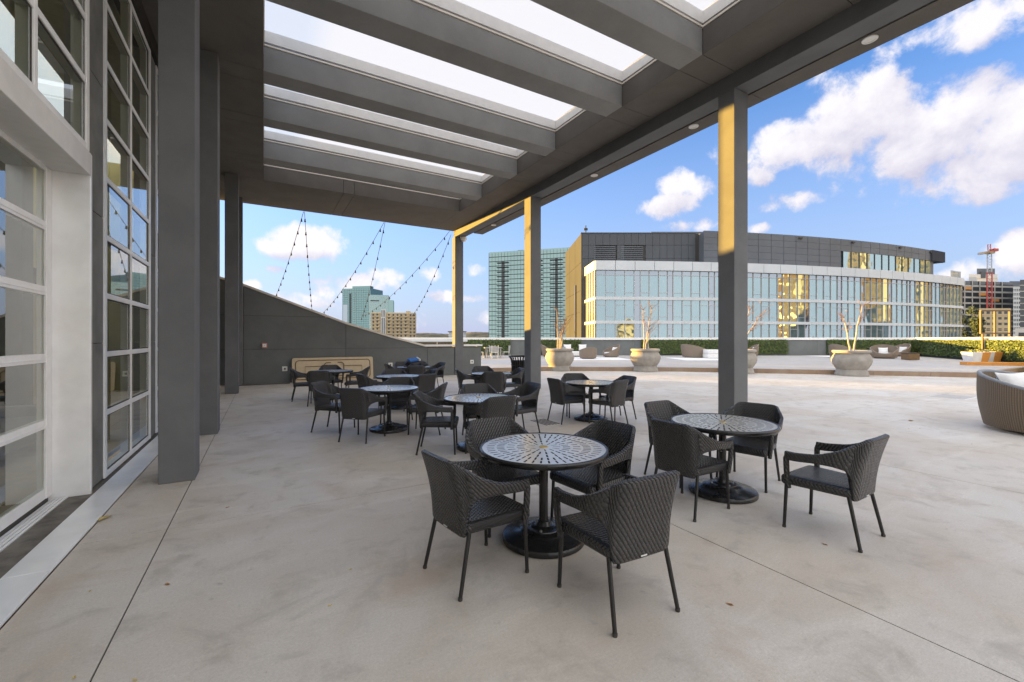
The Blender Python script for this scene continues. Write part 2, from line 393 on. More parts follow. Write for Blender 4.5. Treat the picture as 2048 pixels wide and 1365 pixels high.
M['hotel_dark'] = tower_glass('dark glass', (.09, .085, .10), .36, .03, .3, tint=(.62, .72, .80))
M['green_glass'] = tower_glass('green tower glass', (.045, .085, .08), .48, .05, .12, tint=(.38, .52, .50))
M['green_deep'] = tower_glass('deep green tower glass', (.03, .06, .06), .42, .05, .12, tint=(.30, .46, .46))
M['hotel_panel'] = simple('charcoal metal panel', (.060, .066, .075), .6, var=.12, scale=.15)
M['hotel_panel_b'] = simple('slate metal panel', (.10, .112, .130), .6, var=.14, scale=.12)
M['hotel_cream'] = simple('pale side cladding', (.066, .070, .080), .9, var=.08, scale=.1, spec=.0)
M['hotel_band'] = simple('white band', (.56, .60, .64), .5, var=.05, scale=.2)
M['mullion'] = simple('pale mullion', (.46, .47, .48), .45, var=.03)
M['dark_line'] = simple('dark slab edge', (.035, .04, .04), .7)
M['bldg_beige'] = simple('beige building', (.52, .43, .28), .8, var=.1, scale=.05)
M['bldg_gold'] = simple('tan building', (.42, .32, .19), .8, var=.15, scale=.06)
M['bldg_white'] = simple('white building', (.55, .55, .54), .8, var=.06, scale=.05)
M['conc_frame'] = simple('raw concrete frame', (.42, .40, .37), .9, var=.2, scale=.08)
M['win_dark'] = simple('dark window', (.03, .035, .04), .2, var=.3, scale=.1)
M['crane_red'] = simple('crane red', (.50, .07, .05), .5, var=.1)
M['room_wall'] = simple('room wall', (.52, .50, .30), .8, var=.10, scale=.8)
M['room_floor'] = simple('room floor', (.52, .43, .32), .45, var=.12)
M['room_ceiling'] = simple('room ceiling', (.55, .52, .42), .8, var=.08)
M['bulb'] = simple('dark bulb socket', (.008, .008, .008), .8, spec=.1)

# ================================================================== THE TERRACE
# lower floor: a dark joint bed with separate concrete slabs
XS = [-1.255, -.70, 3.05, 6.80, 10.55, 14.3, 18.05, 21.8, 25.55, 31.0]
YS = [-9.0, -2.24, 4.57, 11.4, 17.62, 24.0]
floor = MB().box(-1.25, -9.0, -.30, 31.0, 24.0, -.012).build('terrace_floor', M['joint']); tag(floor, kind='structure')
for i in range(len(XS) - 1):
    for j in range(len(YS) - 1):
        g = .0045
        MB().box(XS[i] + g, YS[j] + g, -.010, XS[i + 1] - g, YS[j + 1] - g, 0.0).build('slab', M['floor'], floor)

# upper deck with its curb
front = [G(905, 739.5, .2), G(985, 736.5, .2), G(1080, 734.5, .2), G(1210, 734.6, .2), G(1340, 735.2, .2), G(1440, 736.5, .2), G(1512, 738, .2),
         G(1630, 740, .2), G(1746, 742, .2), G(1860, 744, .2), G(1956, 746, .2)]
corner_r = G(2055, 734, .2)
wall_line = [G(u, v, .2) for u, v in ((780, 712), (860, 711.4), (980, 711), (1100, 711), (1210, 711), (1330, 711.2), (1440, 711.4), (1570, 711.2), (1700, 711), (1832, 712.5), (1944, 719.5), (2048, 728.5))]
ext = wall_line[-1] + (wall_line[-1] - wall_line[-2]).normalized() * 9
wall_line.append(ext)
edge_dir = (corner_r - front[-1]).normalized()
right_end = front[-1] + edge_dir * 16
poly = [(p.x, p.y) for p in front] + [(right_end.x, right_end.y), (ext.x + 1, ext.y)] + [(p.x, p.y) for p in reversed(wall_line)] + [(front[0].x - 6, front[0].y + 6)]
deck = MB().prism(poly, 'z', -.25, .196).build('upper_deck', M['deck']); tag(deck, kind='structure')
def along(pts, step):
    out = [pts[0]]
    for a, b in zip(pts[:-1], pts[1:]):
        n = max(1, round((b - a).length / step))
        out += [a.lerp(b, k / n) for k in range(1, n + 1)]
    return out
cl = along(front + [right_end], 1.9)
for a, b in zip(cl[:-1], cl[1:]):
    d = (b - a).normalized(); nrm = Vector((-d.y, d.x, 0)); off = nrm * .17 if nrm.dot(Vector((FW[0], FW[1], 0))) > 0 else -nrm * .17
    if (b - front[-1]).dot(edge_dir) > .05: off = nrm * .17
    m_ = MB(); a2, b2 = a + d * .006, b - d * .006
    m_.add([(p.x, p.y, z) for z in (-.008, .2) for p in (a2 - off * .1, b2 - off * .1, b2 + off, a2 + off)],
           [(0, 3, 2, 1), (4, 5, 6, 7), (0, 1, 5, 4), (1, 2, 6, 5), (2, 3, 7, 6), (3, 0, 4, 7)])
    m_.build('curb', M['curb'], deck, bevel=.012)

# ================================================================== PAVILION BUILDING (left)
pav = empty('pavilion', (-1.6, 6, 0)); tag(pav, 'grey and silver building with tall gridded windows along the left side of the terrace', 'building')
def P(mb, name, m, parent=None, **k):
    o = mb.build(name, m, None, **k); o.parent = parent if parent else pav
    if not parent: o.matrix_parent_inverse = Matrix.Translation((1.6, -6, 0))
    return o
XF = -1.55
def window(y0, y1, z0, z1, cols, rows, x=XF, fw=.062, dep=.11, stile=.075):
    m_ = MB(); xo, xi = x + .012, x - dep
    m_.box(xi, y0, z0, xo, y0 + stile, z1).box(xi, y1 - stile, z0, xo, y1, z1)
    m_.box(xi, y0 + stile, z0, xo - .002, y1 - stile, z0 + fw).box(xi, y0 + stile, z1 - fw, xo - .002, y1 - stile, z1)
    cw = (y1 - y0 - 2 * stile) / cols; rh = (z1 - z0 - 2 * fw) / rows
    for c in range(1, cols): yc = y0 + stile + cw * c; m_.box(xi + .01, yc - fw / 2, z0 + fw, xo - .004, yc + fw / 2, z1 - fw)
    for r in range(1, rows):
        zc = z0 + fw + rh * r
        for c in range(cols):
            ya = y0 + stile + cw * c + (fw / 2 if c else 0); yb = y0 + stile + cw * (c + 1) - (fw / 2 if c < cols - 1 else 0)
            m_.box(xi + .014, ya, zc - fw / 2, xo - .006, yb, zc + fw / 2)
    w = P(m_, 'window', M['frame'], bevel=.004)
    for c in range(cols):
        for r in range(rows):
            zg0 = z0 + fw + rh * r + (fw / 2 if r else 0); zg1 = z0 + fw + rh * (r + 1) - (fw / 2 if r < rows - 1 else 0); yg0 = y0 + stile + cw * c + (fw / 2 if c else 0); yg1 = y0 + stile + cw * (c + 1) - (fw / 2 if c < cols - 1 else 0)
            gm = MB()
            for (p0, q0, p1, q1) in ((yg0, zg0, yg1, zg0 + .012), (yg0, zg1 - .012, yg1, zg1), (yg0, zg0 + .012, yg0 + .012, zg1 - .012), (yg1 - .012, zg0 + .012, yg1, zg1 - .012)): gm.box(x - .02, p0, q0, x - .006, p1, q1)
            gm.build('gasket', M['gap'], w)
            ya = y0 + stile + cw * c + .02; yb = y0 + stile + cw * (c + 1) - .02; za = z0 + fw + rh * r; zb = za + rh
            t = random.uniform(-.0025, .0025)
            MB().quad((x - .010 + t, ya, za), (x - .010 - t, yb, za), (x - .010 - t, yb, zb), (x - .010 + t, ya, zb)).build('pane', M['glass'], w, fix=False)
    return w
window(6.46, 8.72, .03, 6.15, 2, 9)
window(9.14, 11.42, .03, 6.15, 2, 9)
window(11.86, 14.1, .03, 6.15, 2, 9)
window(14.55, 16.8, .03, 6.15, 2, 9)
window(2.5, 5.96, 3.51, 6.15, 3, 4)
window(-.9, 1.9, .03, 6.15, 2, 9); window(-3.6, -1.3, .03, 6.15, 2, 9)
# sectional glass door in its aluminium reveal
m_ = MB(); XD = -1.84
zs = [.09, .77, 1.41, 2.06, 2.69, 3.27]
m_.box(XD - .05, 5.86, .05, XD + .02, 5.98, 3.27).box(XD - .05, 2.45, .05, XD + .02, 2.57, 3.27)
for k, z in enumerate(zs):
    h = .11 if k in (0,) else .085
    m_.box(XD - .045, 2.57, z - (.04 if k else .04), XD + .015, 5.86, z + h * .55)
    if 0 < k < 5: m_.box(XD + .015, 2.57, z - .012, XD + .022, 5.86, z - .004)
m_.box(XD - .045, 4.17, .14, XD + .012, 4.27, 3.2)
door = P(m_, 'glass_door', M['frame'], bevel=.004)
for k in range(5):
    for ya, yb in ((2.57, 4.17), (4.27, 5.86)):
        MB().quad((XD + .002, ya, zs[k] + .04), (XD + .002, yb, zs[k] + .04), (XD + .002, yb, zs[k + 1] - .03), (XD + .002, ya, zs[k + 1] - .03)).build('pane', M['glass'], door, fix=False)
MB().box(XD - .03, 2.57, .012, XD + .018, 5.9, .049).build('rubber_seal', M['gap'], door)
P(MB().box(-1.86, 5.985, .0, -1.535, 6.03, 3.5), 'jamb_panel', M['alu'], bevel=.006)
P(MB().box(-1.86, 2.40, .0, -1.535, 2.445, 3.5), 'jamb_panel', M['alu'], bevel=.006)
P(MB().box(-1.86, 2.446, 3.275, -1.53, 5.984, 3.50), 'header_beam', M['white_metal'], bevel=.006)
P(MB().box(-1.70, 2.446, .0, -1.50, 5.984, .004), 'gravel_strip', M['gravel'])
for k in range(5): P(MB().box(-1.845 + k * .03, 2.45, .0, -1.845 + k * .03 + .022, 5.98, .02 - k * .002), 'sill_rib', M['alu'])
P(MB().box(-1.62, 6.03, .0, -1.50, 17.4, .006), 'gravel_strip', M['gravel'])
for a, b in ((-9, -1.0), (-1.0, 4.12), (4.12, 10.0), (10.0, 17.4)):
    P(MB().box(-1.50, a + .003, .0, -1.258, b - .003, .022), 'threshold_plate', M['alu'], bevel=.004)
# fibre cement piers between the windows, each a run of panels
for ya, yb in ((6.032, 6.455), (8.725, 9.135), (11.425, 11.855), (14.105, 14.545), (16.805, 17.4), (2.0, 2.395), (-1.295, -.905)):
    zz = [0.03, 1.55, 2.95, 4.4, 5.6, 6.39]
    for a, b in zip(zz[:-1], zz[1:]): P(MB().box(-1.75, ya, a + .004, -1.555, yb, b - .004), 'wall_panel', M['fibre'], bevel=.004)
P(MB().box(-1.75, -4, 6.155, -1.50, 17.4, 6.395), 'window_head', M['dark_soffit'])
# the room behind the glass
P(MB().box(-5.5, -6, -.06, -1.87, 17.4, .0), 'room_floor', M['room_floor'])
P(MB().box(-5.7, -6, 0, -5.5, 17.4, 7.3), 'room_wall', M['room_wall'])
P(MB().box(-5.7, 17.2, 0, -1.76, 17.4, 6.9), 'room_wall', M['room_wall'])
P(MB().box(-5.7, -6.2, 0, -1.76, -6, 6.9), 'room_wall', M['room_wall'])
P(MB().box(-5.5, 9.6, 0, -3.6, 9.75, 6.5), 'room_wall', M['room_wall'])
P(MB().box(-3.3, -6, 6.5, -1.76, 17.4, 6.7), 'room_ceiling', M['room_ceiling'])
P(MB().quad((-5.5, -6, 6.95), (-3.3, -6, 6.95), (-3.3, 17.4, 6.95), (-5.5, 17.4, 6.95)), 'added_roof_light', M['added_roof_light'])  # added roof opening, unseen from the terrace, lets sky light brighten the room
for y, w_ in ((3.9, .5), (6.9, .45), (8.3, .2), (10.6, .5), (13.0, .5)): P(MB().box(-4.9, y, 0, -4.4, y + w_, 6.5), 'room_column', M['stucco'])
for y in (2.2, 5.6, 11.6): P(MB().box(-5.49, y, 0, -5.44, y + 1.0, 2.2), 'room_door', M['brown_metal'])
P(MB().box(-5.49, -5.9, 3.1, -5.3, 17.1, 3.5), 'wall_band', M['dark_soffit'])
P(MB().box(-5.4, 2.6, .002, -4.6, 5.2, .9), 'counter', M['brown_metal'])
for y in (1.0, 4.5, 8.0): P(MB().box(-5.5, y, 6.1, -1.9, y + .35, 6.5), 'ceiling_beam', M['room_ceiling'])
P(MB().box(-3.3, -6.4, 6.701, -1.5, 17.4, 7.3), 'roof', M['white_metal'])
sofa = empty('sofa', (-3.2, 8.6, 0), radians(90)); tag(sofa, 'low dark sofa inside the room behind the window glass', 'sofa')
MB().box(-.8, -.38, .12, .8, .4, .42).build('seat', M['grey_cushion'], sofa, bevel=.04)
MB().box(-.8, .25, .42, .8, .42, .80).build('backrest', M['grey_cushion'], sofa, bevel=.04)
for s in (-1, 1): MB().box(s * .85 - .07, -.38, .1, s * .85 + .07, .42, .58).build('armrest', M['grey_cushion'], sofa, bevel=.03)

# ================================================================== CANOPY
can = empty('canopy', (3, 8, 6.4)); tag(can, 'grey stucco canopy with skylight openings over the terrace', 'canopy')
CI = Matrix.Translation((-3, -8, -6.4))
def C(mb, name, m, **k):
    o = mb.build(name, m, can, **k); o.matrix_parent_inverse = CI; return o
ZB, ZT = 6.4, 6.85
BEAMS = [(2.42, 2.88), (4.66, 5.14), (6.54, 7.02), (8.88, 9.33), (10.78, 11.2), (13.13, 13.55)]
X0, X1, YN, YF = 0.0, 6.42, 0.6, 17.9
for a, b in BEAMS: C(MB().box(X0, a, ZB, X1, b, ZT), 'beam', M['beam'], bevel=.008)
cuts = [YN] + [y for ab in BEAMS for y in ab] + [15.0, YF]
for a, b in zip(cuts[:-1], cuts[1:]):
    C(MB().box(-1.75, a + .005, ZB, X0 - .001, b - .005, ZT), 'soffit_panel', M['soffit'], bevel=.004)
    C(MB().box(X1 + .001, a + .005, ZB, 7.345, b - .005, ZT), 'soffit_panel', M['soffit'], bevel=.004)
for a, b in ((X0, 2.28), (2.28, 2.62), (2.62, X1)): C(MB().box(a + (.004 if a else -.0008), 15.0, ZB, b - .004, YF, ZT), 'soffit_panel', M['soffit'], bevel=.004)
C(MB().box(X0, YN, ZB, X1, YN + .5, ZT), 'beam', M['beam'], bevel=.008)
C(MB().box(-1.75, YN, ZT + .002, X0 - .0505, YF, 7.1), 'roof_edge', M['gap'])
C(MB().box(X1 + .0505, YN, ZT + .002, 8.15, YF - 1.3, 7.1), 'roof_edge', M['gap'])
C(MB().box(X0 - .05, 15.05, ZT + .002, X1 + .05, YF - .05, 7.1), 'roof_edge', M['gap'])
C(MB().box(7.35, YN, 6.12, 7.76, YF, 7.05), 'edge_beam', M['stucco'], bevel=.008)
for a, b in ((YN, 1.2), (1.2, 4.62), (4.62, 5.05), (5.05, 11.44), (11.44, 11.85), (11.85, 16.67)):
    C(MB().box(7.765, a + .004, 6.10, 8.19, b - .004, 6.35), 'soffit_panel', M['soffit'], bevel=.004)
C(MB().box(7.765, YN, 6.352, 8.19, 16.67, 7.05), 'fascia', M['stucco'])
# skylight curbs: cream trim, dark gap, white upstand, glass above
OPEN = [(YN + .5, BEAMS[0][0])] + [(a[1], b[0]) for a, b in zip(BEAMS[:-1], BEAMS[1:])] + [(13.55, 15.0)]
for a, b in OPEN:
    m_ = MB(); t_ = MB(); g_ = MB()
    def ring(mb, x0, x1, y0, y1, z0, z1, w):
        mb.box(x0, y0, z0, x1, y0 + w, z1).box(x0, y1 - w, z0, x1, y1, z1).box(x0, y0 + w, z0, x0 + w, y1 - w, z1).box(x1 - w, y0 + w, z0, x1, y1 - w, z1)
    ring(m_, X0 - .04, X1 + .04, a - .04, b + .04, 6.925, 7.13, .05)
    ring(t_, X0 - .02, X1 + .02, a - .02, b + .02, 6.853, 6.885, .035)
    ring(g_, X0 - .06, X1 + .06, a - .06, b + .06, 6.886, 6.924, .02)
    sk = C(m_, 'skylight', M['white_metal'])
    for mb, nm, mm in ((t_, 'trim', M['cream']), (g_, 'shadow_gap', M['gap'])): o = mb.build(nm, mm, sk)
    MB().quad((X0 - .03, a - .03, 7.135), (X1 + .03, a - .03, 7.135), (X1 + .03, b + .03, 7.135), (X0 - .03, b + .03, 7.135)).build('glass_pane', M['sky_glass'], sk)

def column(x0, x1, y0, y1, z1, label, notch=None):
    o = MB().box(0, 0, 0, x1 - x0, y1 - y0, z1).build('column', M['stucco'], bevel=.008)
    o.location = (x0, y0, 0); tag(o, label, 'column', 'grey stucco columns of the canopy'); return o
column(-1.0, -.67, 6.0, 6.40, 6.399, 'thick grey column closest to the sectional glass door')
column(-1.0, -.665, 8.72, 9.12, 6.399, 'grey column just behind the one nearest the glass door')
column(-.97, -.635, 14.85, 15.25, 6.399, 'grey column on the left side between the dark strip of sky and the end wall')
column(-.97, -.62, 17.22, 17.62, 6.399, 'grey column standing against the left end of the sloped wall')
column(7.31, 7.72, 4.66, 4.98, 6.11, 'tall column with a golden sunlit face behind the lone pulled-out chair')
column(7.31, 7.70, 11.44, 11.82, 6.11, 'sunlit column in front of the black litter bin')
column(7.31, 7.70, 17.62, 17.95, 6.11, 'sunlit column rising out of the low end wall')

# downlights let into the outer soffit
def downlight(p, label):
    e = empty('downlight', (p.x, p.y, 6.0985)); tag(e, label, 'downlight', 'round downlights in the canopy edge')
    MB().lathe([(.075, .001), (.075, -.012), (.098, -.012), (.10, -.006), (.10, .001)], 28).build('trim_ring', M['white_metal'], e, smooth=40)
    MB().lathe([(0, -.004), (.075, -.004), (.075, .0005)], 28).build('lens', M['white_plastic'], e)
for (u, v, lab) in ((1722, 65, 'round white downlight nearest the camera in the canopy edge'), (1369, 246, 'white downlight between the two tallest sunlit columns'),
                    (1172, 347, 'small downlight above the far terrace planters'), (978, 449, 'smallest downlight at the far tip of the canopy')):
    d = F_PX * (6.1 - EYE) / (V0 - v); p = W((u - U0) * d / F_PX, d); downlight(Vector((min(max(p.x, 7.88), 8.08), p.y, 0)), lab)
fl = empty('floodlight', PY(927, 477, 17.55)); tag(fl, 'small pale floodlight fixed high on the far sunlit column', 'lamp')
MB().lathe([(0, -.16), (.10, -.13), (.15, -.04), (.16, .02), (.12, .06), (0, .08)], 18).build('housing', M['white_plastic'], fl, smooth=50)
MB().bar((-.02, 0, .05), (-.26, .08, .10), .05, .05).build('bracket', M['white_metal'], fl)

# ================================================================== SLOPED END WALL
endw = empty('end_wall', (3, 17.65, 0)); tag(endw, 'grey stucco wall whose top slopes down to the right at the end of the canopy', 'wall')
PROF = [(-6.0, 5.1), (-2.0, 3.86), (-.62, 3.45), (1.2, 2.76), (2.77, 2.17), (4.6, 1.62), (5.94, 1.27), (8.6, 1.27)]
def top(x):
    for (a, za), (b, zb) in zip(PROF[:-1], PROF[1:]):
        if a <= x <= b: return za + (zb - za) * (x - a) / (b - a)
    return PROF[-1][1]
EI = Matrix.Translation((-3, -17.65, 0))
xc = [-6.0, -.60, 2.77, 6.05, 7.29, 8.6]; zc_ = [0.0, 1.22, 2.42, 6.0]
for a, b in zip(xc[:-1], xc[1:]):
    a2, b2 = a + .006, b - .006
    for z0, z1 in zip(zc_[:-1], zc_[1:]):
        z0b, z1b = z0 + (.005 if z0 else 0), z1 - .005
        xs = sorted(set([a2, b2] + [x for x, _ in PROF if a2 < x < b2] + [a2 + (b2 - a2) * k / 60 for k in range(61)]))
        pts = [(x, min(z1b, top(x) - .001)) for x in xs if top(x) > z0b + .01]
        if len(pts) < 2: continue
        simp = [pts[0]]
        for k in range(1, len(pts) - 1):
            s1 = (pts[k][1] - simp[-1][1]) / (pts[k][0] - simp[-1][0]); s2 = (pts[k + 1][1] - pts[k][1]) / (pts[k + 1][0] - pts[k][0])
            if abs(s1 - s2) > 1e-4: simp.append(pts[k])
        simp.append(pts[-1])
        if max(z for _, z in simp) - z0b < .06: continue
        pl = [(simp[0][0], z0b)] + simp + [(simp[-1][0], z0b)]
        pl = [p for k, p in enumerate(pl) if k == 0 or abs(p[0] - pl[k - 1][0]) + abs(p[1] - pl[k - 1][1]) > 1e-4]
        o = MB().prism(pl[::-1], 'y', 17.655, 17.95).build('wall_panel', M['stucco_wall'], endw); o.matrix_parent_inverse = EI
o = MB().prism([(-6, 0.0)] + [(x, z - .03) for x, z in PROF[:-1]] + [(8.58, 1.24), (8.58, 0.0)], 'y', 17.69, 17.92).build('wall_core', M['gap'], endw); o.matrix_parent_inverse = EI
for k, ((a, za), (b, zb)) in enumerate(zip(PROF[:-1], PROF[1:])):
    if a >= 5.9: b = 7.30
    h = .075
    for (x0, x1, y0, y1, dz) in (((a, b, 17.60, 18.0, 0)),) + (((7.72, 8.64, 17.60, 18.0, 0),) if a >= 5.9 else ()):
        q0, q1 = (za, zb) if a < 5.9 else (1.27, 1.27)
        o = MB().add([(x0, y0, q0), (x1, y0, q1), (x1, y1, q1), (x0, y1, q0), (x0, y0, q0 + h), (x1, y0, q1 + h), (x1, y1, q1 + h), (x0, y1, q0 + h)],
                     [(0, 3, 2, 1), (4, 5, 6, 7), (0, 1, 5, 4), (1, 2, 6, 5), (2, 3, 7, 6), (3, 0, 4, 7)]).build('coping', M['white_metal'] if a >= 5.9 else M['cream'], endw)
        o.matrix_parent_inverse = EI
YW = 17.655
gr = PY(525, 775, 17.35)
grate = empty('floor_drain', (gr.x, 17.38, 0)); tag(grate, 'dark slotted drain grate on the floor along the foot of the sloped wall', 'drain')
MB().box(-.85, -.17, .0005, .85, .17, .006).build('tray', M['gap'], grate)
for k in range(42): MB().box(-.84 + k * .04, -.16, .006, -.84 + k * .04 + .022, .16, .016).build('bar', M['fibre'], grate)
def outlet(p, label):
    e = empty('wall_outlet', (p.x, YW, p.z)); tag(e, label, 'outlet', 'white outlet boxes on the end wall')
    MB().box(-.085, -.035, -.085, .085, -.001, .085).build('cover', M['white_plastic'], e, bevel=.01)
    MB().box(-.028, -.041, -.03, .028, -.0355, .03).build('socket', M['gap'], e)
outlet(PY(569.5, 738, YW), 'white outlet box left of the beige folding table'); outlet(PY(780.5, 730, YW), 'white outlet box right of the beige folding table')
outlet(PY(943.5, 724, YW), 'white outlet box on the low wall right of the far column')
e = empty('fire_alarm', tuple(PY(529, 691.5, YW))); e.location.y = YW; tag(e, 'small faded red fire alarm box on the grey sloped wall', 'alarm')
MB().box(-.085, -.06, -.09, .085, -.001, .09).build('housing', M['pink_red'], e, bevel=.012)
MB().box(-.055, -.066, -.055, .055, -.0605, .055).build('plate', M['white_plastic'], e, bevel=.006)
MB().lathe([(.0, .0), (.028, .0), (.028, -.006)], 16).build('lens', M['steel'], e).matrix_local = Matrix.Translation((0, -.0675, 0)) @ Matrix.Rotation(pi / 2, 4, 'X')

# beige folding table on its side against the wall, legs folded flat
pA, pB = PY(584, 724, 17.4), PY(747, 716, 17.4)
Lx = pB.x - pA.x; ft = empty('folding_table', ((pA.x + pB.x) / 2, 17.42, 0)); ft.rotation_euler = (radians(-8), 0, 0)
tag(ft, 'beige plastic folding table leaning on its side against the grey wall', 'folding table')
hh = .90
def rrect(x0, x1, z0, z1, r, n=6):
    out = []
    for cx, cz, a0 in ((x1 - r, z1 - r, 0), (x0 + r, z1 - r, 90), (x0 + r, z0 + r, 180), (x1 - r, z0 + r, 270)):
        out += [(cx + r * cos(radians(a0 + 90 * k / n)), cz + r * sin(radians(a0 + 90 * k / n))) for k in range(n + 1)]
    return out
MB().prism(rrect(-Lx / 2, Lx / 2, 0.005, hh, .07), 'y', -.02, .025).build('tabletop', M['beige_plastic'], ft, bevel=.01)
pl = rrect(-Lx / 2 + .12, Lx / 2 - .12, .1, hh - .1, .12); MB().tube([(x, -.034, z) for x, z in pl + [pl[0]]], .014, 6).build('apron_frame', M['brown_metal'], ft, smooth=60)
for s in (-1, 1):
    MB().tube([(s * .12, -.045, hh - .2), (s * .28, -.045, hh - .2), (s * .34, -.045, hh - .26), (s * .34, -.045, .27), (s * .28, -.045, .2), (s * .12, -.045, .2)], .016, 6).build('leg', M['brown_metal'], ft, smooth=60)
    MB().tube([(s * .36, -.05, hh - .33), (s * 1.0, -.05, hh - .33), (s * 1.0, -.05, .30), (s * .36, -.05, .30)], .011, 6).build('brace', M['brown_metal'], ft, smooth=60)

# string lights: six strands from the canopy edge down to the parapet beyond the wall
def strand(uv0, uv1, nb, label, far):
    a = PY(uv0[0], uv0[1], 17.93); a.z = min(a.z, 6.395); b = PD(uv1[0], uv1[1], far)
    e = empty('string_light', tuple(a)); tag(e, label, 'string lights', 'bulb strands hung from the canopy edge')
    L = b - a; sag = .05 * L.length; pts = []
    for k in range(25):
        t = k / 24; p = L * t; p.z -= sag * 4 * t * (1 - t) * .5; pts.append(p)
    MB().tube(pts, .010, 5).build('wire', M['bulb'], e)
    bm_ = MB().lathe([(0, -.13), (.03, -.115), (.036, -.085), (.022, -.05), (.024, 0), (.0, .012)], 8).mesh('bulb', M['bulb'], 50)
    for k in range(nb):
        t = (k + .5) / nb; i = min(23, int(t * 24)); f = t * 24 - i; link('bulb', bm_, e, pts[i].lerp(pts[i + 1], f))
strand((607, 424), (541, 615), 13, 'leftmost strand of bulbs sloping down left from the canopy edge', 26)
strand((609, 424), (625, 630), 13, 'nearly vertical strand of bulbs left of the green towers', 26)
strand((768, 443), (640, 632), 14, 'long strand of bulbs crossing in front of the taller green tower', 30)
strand((770, 443), (722, 640), 12, 'steep strand of bulbs ending over the shorter green tower', 30)
strand((899, 463), (728, 632), 15, 'longest strand of bulbs sweeping left over the beige apartment block', 34)
strand((902, 470), (824, 632), 12, 'rightmost strand of bulbs beside the far sunlit column', 34)

# ================================================================== CAFE CHAIRS AND TABLES
def hermite(keys, u):
    for i in range(len(keys) - 1):
        if keys[i][0] <= u <= keys[i + 1][0]:
            k0, k1 = keys[i], keys[i + 1]; t = (u - k0[0]) / (k1[0] - k0[0])
            return tuple(a + (b - a) * t for a, b in zip(k0[1], k1[1]))
    return keys[-1][1]
def smooth_keys(keys, w):
    def f(u):
        acc = [0, 0, 0]; n = 5
        for k in range(-n, n + 1):
            q = u + w * k / n; s = 1 if q >= 0 else -1; q = abs(q)
            q = min(q, 1.0); p = hermite(keys, q); acc[0] += p[0] * s; acc[1] += p[1]; acc[2] += p[2]
        return Vector([a / (2 * n + 1) for a in acc])
    return f
TOPK = [(0, (0, -.335, .832)), (.30, (.165, -.330, .832)), (.36, (.205, -.312, .825)), (.55, (.292, -.17, .730)), (.72, (.303, -.02, .668)), (.88, (.298, .13, .648)), (1, (.288, .215, .648))]
BOTK = [(0, (0, -.238, .365)), (.30, (.165, -.235, .365)), (.360, (.205, -.224, .37)), (.385, (.214, -.222, .44)), (.42, (.230, -.215, .55)), (.46, (.252, -.195, .602)), (.54, (.284, -.13, .620)), (.72, (.300, -.02, .622)), (.88, (.295, .13, .604)), (1, (.286, .215, .602))]
def chair_shell():
    ft_, fb_ = smooth_keys(TOPK, .022), smooth_keys(BOTK, .010)
    us = [-1 + 2 * k / 40 for k in range(41)]
    us = sorted(set([round(u, 4) for u in us] + [round(s * x, 4) for s in (-1, 1) for x in (.33, .345, .36, .37, .38, .39, .41, .42, .43, .44, .465, .48, .52)]))
    NV = 9; grid = []
    for u in us:
        T, B = ft_(abs(u)), fb_(abs(u))
        if u < 0: T.x, B.x = -T.x, -B.x
        col = []
        for k in range(NV + 1):
            t = k / NV; p = B.lerp(T, t)
            if abs(u) < .45: p.y += .018 * sin(pi * t) * (1 if t < 1 else 0)
            col.append(p)
        grid.append(col)
    nu = len(us); h = .017; loops, uvl = [], []; arc = 0.0
    def nrm(i, k):
        a = grid[min(i + 1, nu - 1)][k] - grid[max(i - 1, 0)][k]; b = grid[i][min(k + 1, NV)] - grid[i][max(k - 1, 0)]
        return a.cross(b).normalized()
    for i in range(nu):
        if i: arc += (grid[i][NV // 2] - grid[i - 1][NV // 2]).length
        hgt = (grid[i][NV] - grid[i][0]); up = hgt.normalized(); hl = hgt.length; z0 = grid[i][0].z
        lp, uu = [], []
        for k in range(NV + 1): lp.append(grid[i][k] + nrm(i, k) * h); uu.append((arc, z0 + hl * k / NV))
        for s in (.72, -.72): lp.append(grid[i][NV] + nrm(i, NV) * h * s + up * .012); uu.append((arc, z0 + hl + .02 + .01 * s))
        for k in range(NV, -1, -1): lp.append(grid[i][k] - nrm(i, k) * h); uu.append((arc, z0 + hl * k / NV + .007))
        for s in (-.72, .72): lp.append(grid[i][0] + nrm(i, 0) * h * s - up * .012); uu.append((arc, z0 - .02 - .01 * s))
        loops.append(lp); uvl.append(uu)
    m_ = MB(); n = len(loops[0]); vs = [p for lp in loops for p in lp]; uv = [q for l in uvl for q in l]
    fs = [(i * n + k, i * n + (k + 1) % n, (i + 1) * n + (k + 1) % n, (i + 1) * n + k) for i in range(nu - 1) for k in range(n)]
    fs += [tuple(range(n - 1, -1, -1)), tuple((nu - 1) * n + k for k in range(n))]
    return m_.add(vs, fs, uv)
